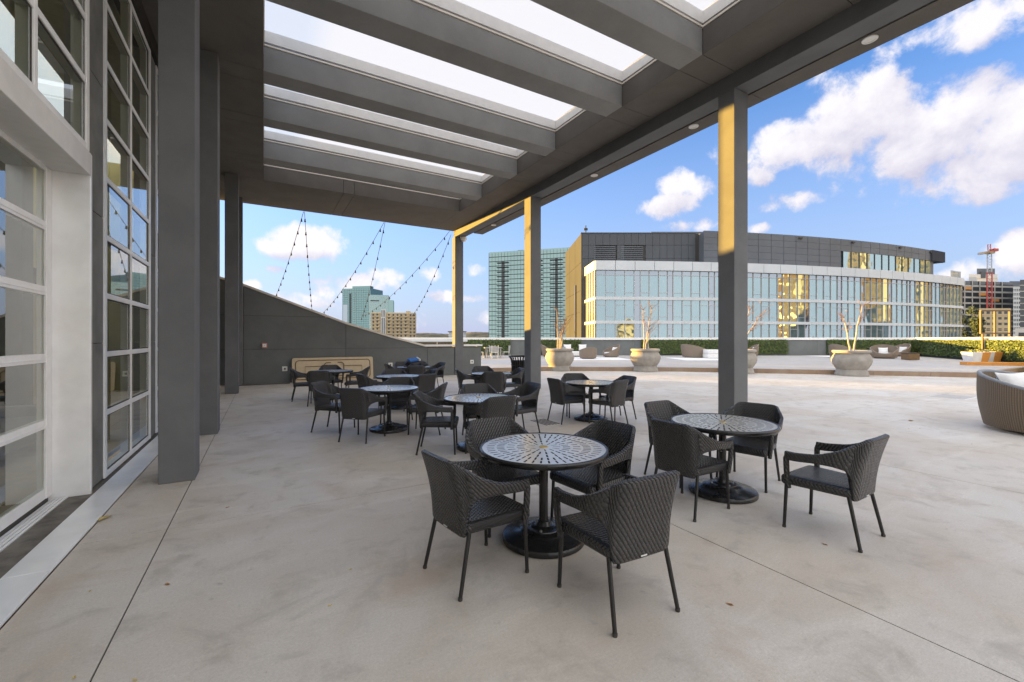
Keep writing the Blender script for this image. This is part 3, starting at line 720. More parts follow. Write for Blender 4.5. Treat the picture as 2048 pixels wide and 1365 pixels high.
def seat_mb():
    m_ = MB(); rings = [(.362, .035), (.368, .01), (.385, 0), (.425, 0), (.440, .006), (.449, .022), (.452, .05)]
    vs, uv = [], []; N = None
    for z, ins in rings:
        pts = []
        for cx, cy, a0, sg in ((.225, .235, 0, 1), (-.225, .235, 90, 1), (-.195, -.195, 180, 1), (.195, -.195, 270, 1)):
            for k in range(6):
                a = radians(a0 + 90 * k / 5); r = .035 - ins * .6
                pts.append((cx - math.copysign(ins * .6, cx) + r * cos(a), cy - math.copysign(ins * .6, cy) + r * sin(a)))
        N = len(pts); per = 0
        for k, (x, y) in enumerate(pts):
            if k: per += sqrt((x - pts[k - 1][0]) ** 2 + (y - pts[k - 1][1]) ** 2)
            arch = .022 * (1 - min(1, (y / .25) ** 2)) if z < .40 else 0
            vs.append((x, y, z + arch)); uv.append((per, z) if z < .445 else (x, y))
    fs = [(i * N + k, i * N + (k + 1) % N, (i + 1) * N + (k + 1) % N, (i + 1) * N + k) for i in range(len(rings) - 1) for k in range(N)]
    c = len(vs); vs.append((0, 0, .446)); uv.append((0, 0)); L = (len(rings) - 1) * N
    fs += [(L + k, L + (k + 1) % N, c) for k in range(N)] + [tuple(range(N - 1, -1, -1))]
    return m_.add(vs, fs, uv)

GCH = 'dark wicker armchairs around the slotted tables'
ch0 = empty('armchair')
seat_mb().build('seat', M['wicker'], ch0, smooth=45)
chair_shell().build('backrest', M['wicker'], ch0, smooth=60)
for s in (-1, 1):
    MB().tube([(s * .287, .196, .63), (s * .289, .205, .60), (s * .283, .205, .50), (s * .273, .20, .40), (s * .268, .195, .352)], [.021, .0225, .022, .0215, .019], 10).build('arm_post', M['wicker'], ch0, smooth=60)
for s in (-1, 1):
    MB().tube([(s * .212, -.205, .385), (s * .236, -.285, .012)], [.0145, .0125], 10).build('leg', M['leg'], ch0, smooth=50)
    MB().tube([(s * .238, .225, .385), (s * .246, .240, .012)], [.0145, .0125], 10).build('leg', M['leg'], ch0, smooth=50)
for o in [c for c in ch0.children if c.name.startswith('leg')]:
    x, y = (o.data.vertices[10].co.x, o.data.vertices[10].co.y)
    fx = .236 if x > 0 else -.236; fy = -.285 if y < 0 else .240
    MB().lathe([(.0135, 0), (.0145, .004), (.0145, .018), (.0, .02)], 10, (fx if y < 0 else math.copysign(.246, x), fy, 0)).build('foot_cap', M['gap'], o)
MB().box(-.022, -.2585, .366, .022, -.2555, .373).build('maker_tab', M['white_plastic'], ch0)

used = [False]
def chair(x, y, th, label):
    o = ch0 if not used[0] else copy_tree(ch0)
    used[0] = True
    o.location = (x, y, 0); o.rotation_euler = (0, 0, radians(th)); tag(o, label, 'armchair', GCH)

# slotted round table
def table_top_mb(R=.49, wm=None):
    m_ = MB(); NS = 48
    rings = [(.0, .035, 0), (.035, .075, 0), (.075, .135, 4), (.135, .155, 0), (.155, .215, 2), (.215, .235, 0), (.235, .295, 2), (.295, .315, 0), (.315, .375, 1), (.375, .395, 0), (.395, .455, 1), (.455, R, 0)]
    za, zb = .735, .715
    def P_(r, a, z): return (r * cos(a), r * sin(a), z)
    for r0, r1, every in rings:
        for s in range(NS):
            a0 = 2 * pi * s / NS
            if every and s % every == 0:
                rm = (r0 + r1) / 2; w = min(.0135 / rm, 2 * pi / NS * .62); aa, ab = a0, a0 + w
                # slot: leave the cell open and give it side walls; fill the rest of the sector
                a1 = 2 * pi * (s + 1) / NS
                m_.quad(P_(r0, ab, za), P_(r1, ab, za), P_(r1, a1, za), P_(r0, a1, za))
                for (p, q) in (((r0, aa), (r1, aa)), ((r1, aa), (r1, ab)), ((r1, ab), (r0, ab)), ((r0, ab), (r0, aa))):
                    wm.quad(P_(*p, za - .001), P_(*q, za - .001), P_(*q, zb), P_(*p, zb))
            else:
                a1 = 2 * pi * (s + 1) / NS
                if r0 == 0: m_.add([P_(0, 0, za), P_(r1, a0, za), P_(r1, a1, za)], [(0, 1, 2)])
                else: m_.quad(P_(r0, a0, za), P_(r1, a0, za), P_(r1, a1, za), P_(r0, a1, za))
    return m_
GT = 'round slotted metal tables of the cafe'
tb0 = empty('round_table')
def top_metal():
    m, t, p = mat('table top enamel'); pos = t.n('ShaderNodeNewGeometry').outputs['Position']
    n = t.noise(pos, 60, 3.0, .6); t.put(p.inputs['Base Color'], t.mix(n, (.50, .48, .44, 1), (.60, .58, .54, 1)))
    p.inputs['Metallic'].default_value = .15; t.put(p.inputs['Roughness'], t.m('MULTIPLY_ADD', n, .12, .24)); p.inputs['Specular IOR Level'].default_value = .8
    p.inputs['Coat Weight'].default_value = .6; p.inputs['Coat Roughness'].default_value = .16; return m
M['table_top'] = top_metal()
wm_ = MB(); tt_ = table_top_mb(.49, wm_).build('tabletop', M['table_top'], tb0, fix=False); wm_.build('slot_walls', M['gap'], tt_, fix=False)  # slot walls coloured black to stand in for the shade inside the slots
MB().lathe([(.36, .7135), (.36, .7145), (.16, .7145), (.16, .7135)], 48).build('under_ring', M['gap'], tb0)
MB().lathe([(.488, .700), (.500, .697), (.511, .705), (.513, .725), (.508, .738), (.499, .7415), (.490, .7375), (.488, .728)], 64).build('rim', M['black_paint'], tb0, smooth=50)
MB().lathe([(.012, .7425), (.030, .7425), (.036, .739), (.036, .7352)], 28).build('umbrella_ring', M['brass'], tb0, smooth=50)
MB().lathe([(.036, .05), (.036, .69), (.06, .70), (.16, .705), (.16, .712), (.0, .714)], 24).build('pole', M['black_paint'], tb0, smooth=40)
for k in range(4):
    a = k * pi / 2 + .4; MB().bar((.04 * cos(a), .04 * sin(a), .700), (.49 * cos(a), .49 * sin(a), .712), .022, .02).build('support_arm', M['black_paint'], tb0)
MB().lathe([(.318, 0), (.328, .008), (.330, .034), (.322, .048), (.300, .056), (.255, .066), (.205, .074), (.190, .086), (.182, .092), (.150, .096), (.140, .100)], 56).build('base', M['black_paint'], tb0, smooth=35)
fl_ = MB().lathe([(.140, .098), (.134, .106), (.105, .108), (.098, .114), (.060, .118), (.046, .150), (.040, .152)], 40).build('flange', M['black_paint'], tb0, smooth=35)
for k in range(4):
    a = k * pi / 2 + .8; MB().lathe([(.011, .108), (.011, .119), (.006, .121), (0, .121)], 6, (.118 * cos(a), .118 * sin(a), 0)).build('bolt', M['steel'], fl_)
MB().tube([(-.036, 0, .44), (-.066, -.004, .445)], .005, 6).build('set_screw', M['steel'], tb0)

TABLES = [
    (1.938, 2.843, .0, 'slotted round table closest to the camera, fully in view between four chairs'),
    (4.13, 2.763, .35, 'slotted round table in front of the tallest sunlit column'),
    (2.737, 5.70, .8, 'slotted round table directly behind the closest one, partly hidden by it'),
    (1.909, 7.608, 1.1, 'slotted round table whose heavy base shows between chairs at left centre'),
    (5.62, 6.58, .2, 'slotted round table standing alone between the two right-hand sunlit columns'),
    (4.945, 9.56, .6, 'slotted round table left of the column that hides the litter bin'),
    (2.717, 9.957, .9, 'pale looking slotted table behind the one with the visible heavy base, left centre'),
    (1.62, 12.41, .4, 'slotted table in front of the beige folding table'),
    (3.973, 12.875, .1, 'slotted table that carries the black bag'),
]
for k, (x, y, r, lab) in enumerate(TABLES):
    o = tb0 if k == 0 else copy_tree(tb0); o.location = (x, y, 0); o.rotation_euler = (0, 0, r); tag(o, lab, 'table', GT)

CH = [
    (1.885, 1.99, -3, 'nearest armchair, its back to the camera, at the closest table'),
    (1.29, 2.70, 278, 'armchair on the left side of the closest table'),
    (1.84, 3.31, 176, 'armchair on the far left side of the closest table, facing the camera'),
    (2.45, 2.86, 96, 'armchair on the right side of the closest table, tucked in'),
    (4.09, 1.77, 3, 'lone armchair pulled out to the right, away from its table'),
    (3.53, 2.70, 274, 'armchair at the front left of the table by the tallest column, its back towards us'),
    (4.12, 3.30, 178, 'armchair at the far left of the table by the tallest column'),
    (4.69, 2.83, 104, 'armchair at the right of the table by the tallest column, facing left'),
    (2.18, 5.85, 244, 'armchair at the left of the table behind the closest one'),
    (2.70, 5.27, 4, 'armchair with its back to us at the table behind the closest one'),
    (3.72, 6.22, 92, 'armchair pulled back at the right of the table behind the closest one'),
    (3.02, 6.24, 166, 'armchair at the far side of the table behind the closest one'),
    (1.08, 8.07, 231, 'armchair seen from its front left at the table with the visible heavy base'),
    (1.38, 7.14, 316, 'armchair with its back to us at the table with the visible heavy base'),
    (2.42, 7.12, 58, 'armchair right of the table with the visible heavy base, facing left'),
    (2.20, 8.17, 152, 'armchair at the far side of the table with the visible heavy base'),
    (5.10, 6.68, 268, 'armchair at the left of the table standing alone between the sunlit columns'),
    (5.62, 6.10, 12, 'armchair with its back to us at the table alone between the sunlit columns'),
    (6.14, 6.40, 84, 'armchair at the right of the table alone between the sunlit columns'),
    (5.74, 7.18, 152, 'armchair at the far side of the table alone between the sunlit columns'),
    (4.46, 9.83, 254, 'armchair at the left of the table near the litter bin column'),
    (4.73, 9.05, -28, 'armchair with its back to us at the table near the litter bin column'),
    (5.52, 9.65, 78, 'armchair in front of the litter bin column, facing left'),
    (5.15, 10.40, 166, 'armchair at the far side of the table near the litter bin column'),
    (2.10, 9.72, 282, 'armchair with a yellow lit back left of the second pale table'),
    (2.80, 10.60, 170, 'armchair at the far side of the pale looking table at left centre'),
    (2.98, 9.20, 16, 'armchair with its back to us at the pale looking table at left centre'),
    (3.33, 10.12, 96, 'armchair at the right of the pale looking table at left centre'),
    (.92, 12.45, 268, 'leftmost armchair, in front of the left end of the beige folding table'),
    (1.66, 13.1, 180, 'armchair between the far table and the beige folding table'),
    (1.20, 11.40, -14, 'armchair with its back to us in front of the beige folding table'),
    (2.18, 12.2, 72, 'armchair at the right of the table before the beige folding table'),
    (3.5, 13.0, 272, 'armchair at the left of the table with the black bag'),
    (3.95, 13.75, 180, 'armchair half hidden behind the black bag'),
    (4.72, 13.15, 96, 'armchair at the right of the table with the black bag'),
    (3.80, 12.13, -14, 'armchair with its back to us at the table with the black bag'),
]
for c in CH: chair(*c)

# bag with blue flap on the far table
bagc = empty('bag', (3.98, 12.85, .742)); tag(bagc, 'crumpled black bag with a blue and white folder on top, on the far table', 'bag')
def lump(sx, sy, sz, seed, n=18, k=10):
    rnd = random.Random(seed); ph = [rnd.uniform(0, 6) for _ in range(6)]; m_ = MB(); vs = []
    for i in range(k + 1):
        e_ = -pi / 2 + pi * i / k
        for j in range(n):
            a = 2 * pi * j / n; r = 1 + .13 * sin(3 * a + ph[0] + e_ * 2) + .09 * sin(5 * a + ph[1] - e_ * 3) + .07 * sin(2 * a + ph[2] + e_ * 5)
            z = sin(e_); vs.append((sx * r * cos(e_) ** .7 * cos(a), sy * r * cos(e_) ** .7 * sin(a), max(0, (z * .5 + .5) * sz * (1 + .12 * sin(4 * a + ph[3])))))
    fs = [(i * n + j, i * n + (j + 1) % n, (i + 1) * n + (j + 1) % n, (i + 1) * n + j) for i in range(k) for j in range(n)]
    return m_.add(vs, fs)
lump(.30, .20, .21, 3).build('body', M['bag'], bagc, smooth=60)
o = lump(.16, .15, .15, 5).build('pouch', M['bag'], bagc, smooth=60); o.location = (.26, -.05, 0)
o = MB().box(-.15, -.10, 0, .15, .10, .05).build('blue_folder', M['blue'], bagc, bevel=.012); o.location = (-.06, -.10, .20); o.rotation_euler = (.35, -.12, .2)
o = MB().box(-.012, -.10, -.003, .035, .10, .056).build('white_end', M['white_plastic'], bagc, bevel=.008); o.location = (.105, -.068, .217); o.rotation_euler = (.35, -.12, .2)
MB().tube([(-.30, -.1, .03), (-.36, -.18, .02), (-.26, -.25, .03), (-.15, -.22, .1)], .012, 6).build('strap', M['bag'], bagc, smooth=60)

# ================================================================== UPPER DECK FURNITURE
def urn(p, label, seed, rot=0.0):
    e = empty('planter', (p.x, p.y, 0), rot); tag(e, label, 'planter', 'cast stone urn planters along the deck edge')
    prof = [(.50, 0), (.60, .0), (.61, .05), (.60, .10), (.585, .115), (.57, .20), (.545, .24), (.535, .27), (.60, .36), (.68, .50), (.72, .64), (.715, .74), (.67, .86), (.62, .93), (.615, .96), (.655, .985), (.69, 1.02), (.695, 1.06), (.68, 1.095), (.64, 1.11), (.59, 1.10), (.57, 1.06), (.56, .98)]
    MB().lathe(prof, 56).build('bowl', M['urn'], e, smooth=35)
    MB().lathe([(.56, .985), (.3, 1.0), (0, 1.01)], 24).build('soil', M['soil'], e, smooth=60)
    return e
def bare_tree(p, label, stems, seed, leaves=8, tall=1.0):
    rnd = random.Random(seed); e = empty('bare_tree', (p.x, p.y, 1.0)); tag(e, label, 'tree', 'bare pruned trees in the urn planters')
    tips = []
    for (dx, dy, h, lean) in stems:
        m_ = MB(); base = Vector((dx, dy, -.03)); pts = [base]; k = 7
        for i in range(1, k + 1):
            t = i / k; pts.append(Vector((dx + lean[0] * t ** 1.4 + rnd.uniform(-.02, .02), dy + lean[1] * t ** 1.4 + rnd.uniform(-.02, .02), h * tall * t)))
        m_.tube(pts, [.042 - .026 * i / k for i in range(k + 1)], 7); tr = m_.build('trunk', M['bark'], e, smooth=60)
        for i in range(4, k + 1):
            for q in range(3 if i < k else 6):
                a = rnd.uniform(0, 2 * pi); L = rnd.uniform(.25, .70) * (1.15 if lean[0] + lean[1] > 0.1 else .6)
                d = Vector((cos(a) * .7 + lean[0] * 1.2, sin(a) * .7 + lean[1] * 1.2, rnd.uniform(.5, 1.1))).normalized()
                p1 = pts[i] + d * L * .5 + Vector((0, 0, .02)); p2 = pts[i] + d * L + Vector((rnd.uniform(-.05, .05), rnd.uniform(-.05, .05), .06))
                MB().tube([pts[i], p1, p2], [.010, .007, .003], 5).build('branch', M['twig'], tr)
                tips.append((p2, tr)); tips.append((p1, tr))
    for q in range(leaves):
        tp, tr = rnd.choice(tips); m_ = MB()
        for r in range(3):
            c = tp + Vector((rnd.uniform(-.04, .04), rnd.uniform(-.04, .04), rnd.uniform(-.05, .03))); s = rnd.uniform(.02, .04)
            a1 = Vector((rnd.uniform(-1, 1), rnd.uniform(-1, 1), rnd.uniform(-1, 1))).normalized() * s; a2 = a1.orthogonal().normalized() * s * .6
            m_.quad(c - a1, c - a2, c + a1, c + a2)
        m_.build('leaf_cluster', M['dry_leaf'], tr, fix=False)
    return e
R2 = Vector((RT[0], RT[1], 0))
pl_pts = [G(1119.5, 741.5), G(1290.5, 743), G(1479, 747), G(1703, 751.5)]
pn = ['stone urn planter beside the sunlit column hiding the litter bin', 'stone urn planter in the middle between the two sunlit columns', 'stone urn planter mostly hidden behind the tallest sunlit column', 'largest looking stone urn planter on the right, half in sunlight']
for p, lab, s in zip(pl_pts, pn, range(4)): urn(p, lab, s, s * .7)
def st(l, d, h, ll, ld): return (RT[0] * l + FW[0] * d, RT[1] * l + FW[1] * d, h, (RT[0] * ll + FW[0] * ld, RT[1] * ll + FW[1] * ld))
bare_tree(pl_pts[0], 'bare little tree with pale trunks in the urn beside the litter bin column', [st(-.10, 0, 1.95, -.02, .05), st(.02, .05, 1.45, .22, .0), st(.07, -.03, 1.3, .20, .1), st(0, .1, 1.0, .05, .1)], 11, 9)
bare_tree(pl_pts[1], 'bare two-stemmed tree in the middle urn planter', [st(-.05, 0, 2.0, -.05, .0), st(.05, .05, 2.05, .30, .05), st(.10, -.05, 1.0, .12, .1)], 23, 16)
bare_tree(pl_pts[2], 'leafy tipped tree mostly hidden behind the tallest sunlit column', [st(0, 0, 1.9, .45, 0), st(.1, 0, 1.6, .8, 0)], 37, 26)
bare_tree(pl_pts[3], 'bare forked tree with pale trunks in the right-hand sunlit urn', [st(-.06, 0, 1.5, -.28, .0), st(.10, .0, 2.0, .36, .0)], 41, 14)

def tub_chair(p, face, w, label, cat='lounge chair', pillow=True, hb=.82, hf=.40, group='rounded wicker lounge seats on the upper deck', wick='tan_wicker', z0=.2, r0=.445, fl=.05):
    """round wicker tub seat; face = world angle the seat opens towards"""
    e = empty('lounge_chair', (p.x, p.y, z0), face - pi / 2); tag(e, label, cat, group)
    N = 48; rows = 8; vs, uv, loops = [], [], []
    for k in range(N + 1):
        a = 2 * pi * k / N; back = .5 - .5 * sin(a); h = hf + (hb - hf) * back ** 1.15 if back > .18 else hf * .72 + (hf * .30) * back / .18
        lp = []
        for q in range(rows + 1):
            t = q / rows; r = w * (r0 + fl * t + .02 * sin(pi * t)); y_out = -.06 * t * back
            lp.append((r * cos(a), r * sin(a) + y_out, .06 + (h - .06) * t)); 
        for q in range(rows, -1, -1):
            t = q / rows; r = w * (r0 + fl * t + .02 * sin(pi * t)) - .055; y_out = -.06 * t * back
            lp.append((r * cos(a), r * sin(a) + y_out, .06 + (h - .06) * t + (.012 if q == rows else 0)))
        loops.append(lp); n = len(lp)
        for i_, q_ in enumerate(lp): vs.append(q_); uv.append((a * w * .5, i_ * .09))
    fs = [(k * n + i, (k + 1) * n + i, (k + 1) * n + (i + 1) % n, k * n + (i + 1) % n) for k in range(N) for i in range(n)]
    MB().add(vs, fs, uv).build('shell', M[wick], e, smooth=50)
    MB().lathe([(w * .38, .20), (w * .40, .24), (w * .40, .36), (w * .385, .385), (0, .395)], 32).build('seat_cushion', M['cushion'], e, smooth=40)
    MB().lathe([(w * .36, .0), (w * .36, .062), (0, .062)], 24).build('plinth', M['gap'], e)
    if pillow:
        o = pillow_mb(.5 * min(w, 1.1), .42, .15).build('pillow', M['cushion'], e, smooth=60); o.location = (.03, -w * .26, .56); o.rotation_euler = (radians(-72), 0, .1)
    return e
def pillow_mb(sx, sy, sz, n=10):
    m_ = MB(); vs = []
    for side in (1, -1):
        for i in range(n + 1):
            for j in range(n + 1):
                x, y = i / n * 2 - 1, j / n * 2 - 1; pinch = 1 - .10 * (1 - x * x) * abs(y) ** 3
                vs.append((x * sx / 2 * (1 - .08 * (1 - y * y) * abs(x) ** 3), y * sy / 2 * pinch, side * sz / 2 * ((1 - x ** 4) * (1 - y ** 4)) ** .6))
    N = (n + 1) ** 2; fs = []
    for s in (0, 1):
        for i in range(n):
            for j in range(n):
                q = [s * N + i * (n + 1) + j, s * N + (i + 1) * (n + 1) + j, s * N + (i + 1) * (n + 1) + j + 1, s * N + i * (n + 1) + j + 1]; fs.append(tuple(q if s == 0 else q[::-1]))
    return m_.add(vs, fs)
def lat(sx): return atan2(R2.y * sx, R2.x * sx)
FA = atan2(FW[1], FW[0]); RA = atan2(RT[1], RT[0])
tub_chair(G(1176, 718, .2), FA + .15, 1.25, 'round wicker lounge chair seen from behind between the two left urns', hb=.82)
tub_chair(G(1222, 715, .2), RA + pi + .35, 1.25, 'wicker lounge chair facing left with a pale cushion, beside the middle urn', hb=.95)
tub_chair(G(1098, 713, .2), RA - .15, 1.2, 'wicker lounge chair facing right behind the leftmost urn', hb=.95)
tub_chair(G(1388, 715.5, .2), RA + .35, 1.8, 'wide wicker lounge chair facing right with its left back lit gold', hb=1.0, hf=.55)
tub_chair(G(1500, 715, .2), RA + pi - .2, 1.1, 'lounge chair partly hidden by the tallest sunlit column', hb=1.0)
tub_chair(G(1682, 716, .2), RA + .25, 1.45, 'wicker lounge chair behind the largest urn', hb=1.0, hf=.55)
tub_chair(G(1768, 717, .2), RA + pi + .9, 1.6, 'golden lit lounge chair right of the largest urn', hb=.98, hf=.5)
tub_chair(G(1800, 713, .2), RA + pi + .2, 1.25, 'pinkish lit lounge chair behind the golden lit one', hb=1.02)
# white daybed and ottomans
def ottoman(p, label, w, dp, h, rot, m='cushion', name='ottoman'):
    e = empty(name, (p.x, p.y, .2), rot); tag(e, label, 'ottoman', None)
    MB().box(-w / 2, -dp / 2, .03, w / 2, dp / 2, h * .55).build('base', M[m], e, bevel=.02)
    MB().box(-w / 2 - .01, -dp / 2 - .01, h * .56, w / 2 + .01, dp / 2 + .01, h).build('cushion', M[m], e, bevel=.05)
    return e
ottoman(G(1424, 717, .2), 'white square ottoman beside the wide lounge chair', .95, .95, .62, -YAW)
ottoman(G(1722, 716, .2), 'white ottoman between the largest urn and the golden lit chair', .9, .9, .5, -YAW)
db = empty('daybed', tuple(G(1150, 713.5, .2)), -YAW); tag(db, 'white cushioned daybed between the lounge chairs at the left', 'daybed')
MB().box(-1.0, -.55, .08, 1.0, .55, .40).build('mattress', M['cushion'], db, bevel=.06)
for x, a in ((-.55, .1), (.65, -.1)):
    o = pillow_mb(.62, .5, .2).build('pillow', M['cushion'], db, smooth=60); o.location = (x, .3, .72); o.rotation_euler = (radians(70), 0, a)
o = pillow_mb(.5, .4, .2).build('pillow', M['grey_cushion'], db, smooth=60); o.location = (-.88, .05, .60); o.rotation_euler = (radians(75), 0, .9)
stb = empty('side_table', tuple(G(1820.5, 720.5, .2)), -YAW); tag(stb, 'low dark brown block side table right of the golden lit chair', 'side table')
MB().box(-.36, -.3, 0.02, .36, .3, .44).build('body', M['brown_metal'], stb, bevel=.03); MB().box(-.38, -.32, .445, .38, .32, .48).build('top', M['brown_wicker'], stb, bevel=.01)
for k, (u0, u1, v0, v1, lab) in enumerate(((1100, 1250, 712, 724, 'pale outdoor rug under the left group of lounge chairs'), (1350, 1470, 712, 725, 'pale outdoor rug under the wide lounge chair'), (1630, 1740, 710, 717, 'pale outdoor rug behind the largest urn'))):
    c = G((u0 + u1) / 2, (v0 + v1) / 2, .2); w = (u1 - u0) * 30 / F_PX; h = 4.0 if k < 2 else 3.0
    o = MB().box(-w / 2, -h / 2, 0, w / 2, h / 2, .012).build('rug', M['cushion']); o.location = (c.x, c.y, .2); o.rotation_euler = (0, 0, -YAW); tag(o, lab, 'rug')

# big round daybed at the right edge
bd = tub_chair(Vector((11.67, 1.56, 0)), radians(-97), 1.96, 'large round wicker daybed with white pillows at the right edge', 'daybed', pillow=False, hb=1.0, hf=.52, group=None, wick='brown_wicker', z0=0.0, r0=.485, fl=.012)
for x, y, z, rx, rz, m in ((-.25, -.42, .62, -62, .3, 'cushion'), (.35, -.45, .66, -66, -.3, 'cushion'), (-.55, .0, .60, -58, 1.2, 'cushion'), (.05, -.15, .56, -40, .2, 'cushion'), (.7, .1, .58, -60, -1.2, 'grey_cushion')):
    o = pillow_mb(.62, .55, .22).build('pillow', M[m], bd, smooth=60); o.location = (x, y, z + .1); o.rotation_euler = (radians(rx), 0, rz)
N = 48
ring_pts = []
for k in range(29):
    a = radians(180 + 180 * k / 28); back = .5 - .5 * sin(a); h = .52 + .48 * back ** 1.15; ring_pts.append((.945 * cos(a), .945 * sin(a) - .06 * back, h - .01))
MB().tube(ring_pts, .035, 8).build('rim_cushion', M['grey_cushion'], bd, smooth=60)

# white dining set far left on the deck
pd = G(986, 716.5, .2); dt = empty('dining_table', tuple(pd), -YAW + .2); tag(dt, 'small grey outdoor dining table far back on the deck', 'table')
MB().box(-.62, -.5, .72, .62, .5, .76).build('tabletop', M['table_grey'], dt, bevel=.006)
for sx in (-1, 1):
    for sy in (-1, 1): MB().box(sx * .5 - .035, sy * .4 - .035, 0, sx * .5 + .035, sy * .4 + .035, .72).build('leg', M['table_grey'], dt)
dc0 = empty('dining_chair')
MB().box(-.23, -.22, .42, .23, .23, .45).build('seat', M['white_plastic'], dc0, bevel=.01)
MB().box(-.21, -.235, .47, .21, -.215, .86).build('backrest', M['table_grey'], dc0, bevel=.006)
for sx in (-1, 1):
    MB().tube([(sx * .24, -.27, 0), (sx * .225, -.22, .45), (sx * .23, -.26, .92)], .016, 6).build('leg', M['white_plastic'], dc0, smooth=60)
    MB().tube([(sx * .235, .22, 0), (sx * .235, .2, .44)], .016, 6).build('leg', M['white_plastic'], dc0)
for k, (dx, dy, r, lab) in enumerate(((0, -.72, 0, 'white framed dining chair in front of the far grey table'), (-.95, .0, -pi / 2, 'white framed dining chair left of the far grey table'), (.98, .05, pi / 2, 'white framed dining chair right of the far grey table'), (.1, .8, pi, 'white framed dining chair behind the far grey table'))):
    o = dc0 if k == 0 else copy_tree(dc0); a = -YAW + .2
    o.location = (pd.x + dx * cos(a) - dy * sin(a), pd.y + dx * sin(a) + dy * cos(a), .2); o.rotation_euler = (0, 0, a + r); tag(o, lab, 'dining chair', 'white dining chairs at the far table')

# litter bin behind the second column
pb = G(1041, 771); bn_ = empty('litter_bin', (pb.x, pb.y, 0)); tag(bn_, 'black slatted litter bin with a flared rim behind the sunlit column', 'litter bin')
MB().lathe([(.26, .05), (.27, .06), (.29, .86), (0, .86)], 24).build('liner', M['gap'], bn_)
for k in range(24):
    a = 2 * pi * k / 24; c_, s_ = cos(a), sin(a)
    MB().tube([(.285 * c_, .285 * s_, .04), (.30 * c_, .30 * s_, .75), (.33 * c_, .33 * s_, .90), (.40 * c_, .40 * s_, 1.0)], [.020, .022, .020, .014], 5).build('slat', M['black_paint'], bn_)
for r, z in ((.30, .06), (.315, .70), (.40, 1.0)): MB().tube([((r) * cos(2 * pi * k / 24), r * sin(2 * pi * k / 24), z) for k in range(25)], .018, 6, False).build('hoop', M['black_paint'], bn_, smooth=60)
# metal sheet grate lying on the floor right of the table behind the closest one
p0 = G(1078, 846); gd = empty('floor_grate', (p0.x, p0.y, 0), 0); tag(gd, 'thin slotted linear drain set in the floor behind the middle tables', 'drain')
for k in range(5): MB().box(-.02 + k * .07, -.28, .0006, .008 + k * .07, .28, .0045).build('slot', M['gap'], gd)
o = empty('floor_hatch', tuple(G(1905, 794)), 0); tag(o, 'shiny rectangular metal floor hatch near the round wicker daybed', 'hatch')
MB().box(-.5, -.35, .0006, .5, .35, .007).build('cover', M['deck'], o, bevel=.002); MB().box(-.52, -.37, .0004, .52, .37, .004).build('frame', M['alu'], o)

# ================================================================== PARAPET, HEDGES, FLOWER BOXES
par = empty('parapet', tuple(wall_line[4])); tag(par, 'long low grey parapet with a pale coping round the back of the upper deck', 'wall')
PI_ = Matrix.Translation(-wall_line[4])
def Q(o): o.parent = par; o.matrix_parent_inverse = PI_; return o
PT, PB_ = 1.70, 1.50
def seg_box(a, b, t0, t1, z0, z1):                    # box on a wall segment, from t0 (towards us) to t1 (behind)
    d = (b - a).normalized(); nb = Vector((-d.y, d.x, 0)); nb = nb if nb.dot(Vector((FW[0], FW[1], 0))) > 0 else -nb
    if nb.dot((a + b) / 2) < 0: nb = -nb
    ps = [a + nb * t0, b + nb * t0, b + nb * t1, a + nb * t1]
    return MB().add([(p.x, p.y, z) for z in (z0, z1) for p in ps], [(0, 3, 2, 1), (4, 5, 6, 7), (0, 1, 5, 4), (1, 2, 6, 5), (2, 3, 7, 6), (3, 0, 4, 7)]), nb
wl = along(wall_line, 3.2)
for a, b in zip(wl[:-1], wl[1:]):
    d = (b - a).normalized()
    m_, nb = seg_box(a + d * .006, b - d * .006, 0, .30, -.25, PB_); Q(m_.build('wall_panel', M['stucco_wall']))
    m_, nb = seg_box(a + d * .004, b - d * .004, -.10, .40, PB_ + .002, PT); Q(m_.build('coping', M['white_metal'], bevel=.01))
def on_wall(u):                                       # point of the wall line seen at photo column u
    r = (u - U0) / F_PX; dr = Vector((FW[0] + RT[0] * r, FW[1] + RT[1] * r, 0))
    best = None
    for a, b in zip(wall_line[:-1], wall_line[1:]):
        e_ = b - a; den = dr.x * e_.y - dr.y * e_.x
        if abs(den) < 1e-9: continue
        s = (a.x * dr.y - a.y * dr.x) / den * 1.0
        s = (dr.y * a.x - dr.x * a.y) / (dr.x * e_.y - dr.y * e_.x)
        if -1e-6 <= s <= 1 + 1e-6: best = a + e_ * s
    return best
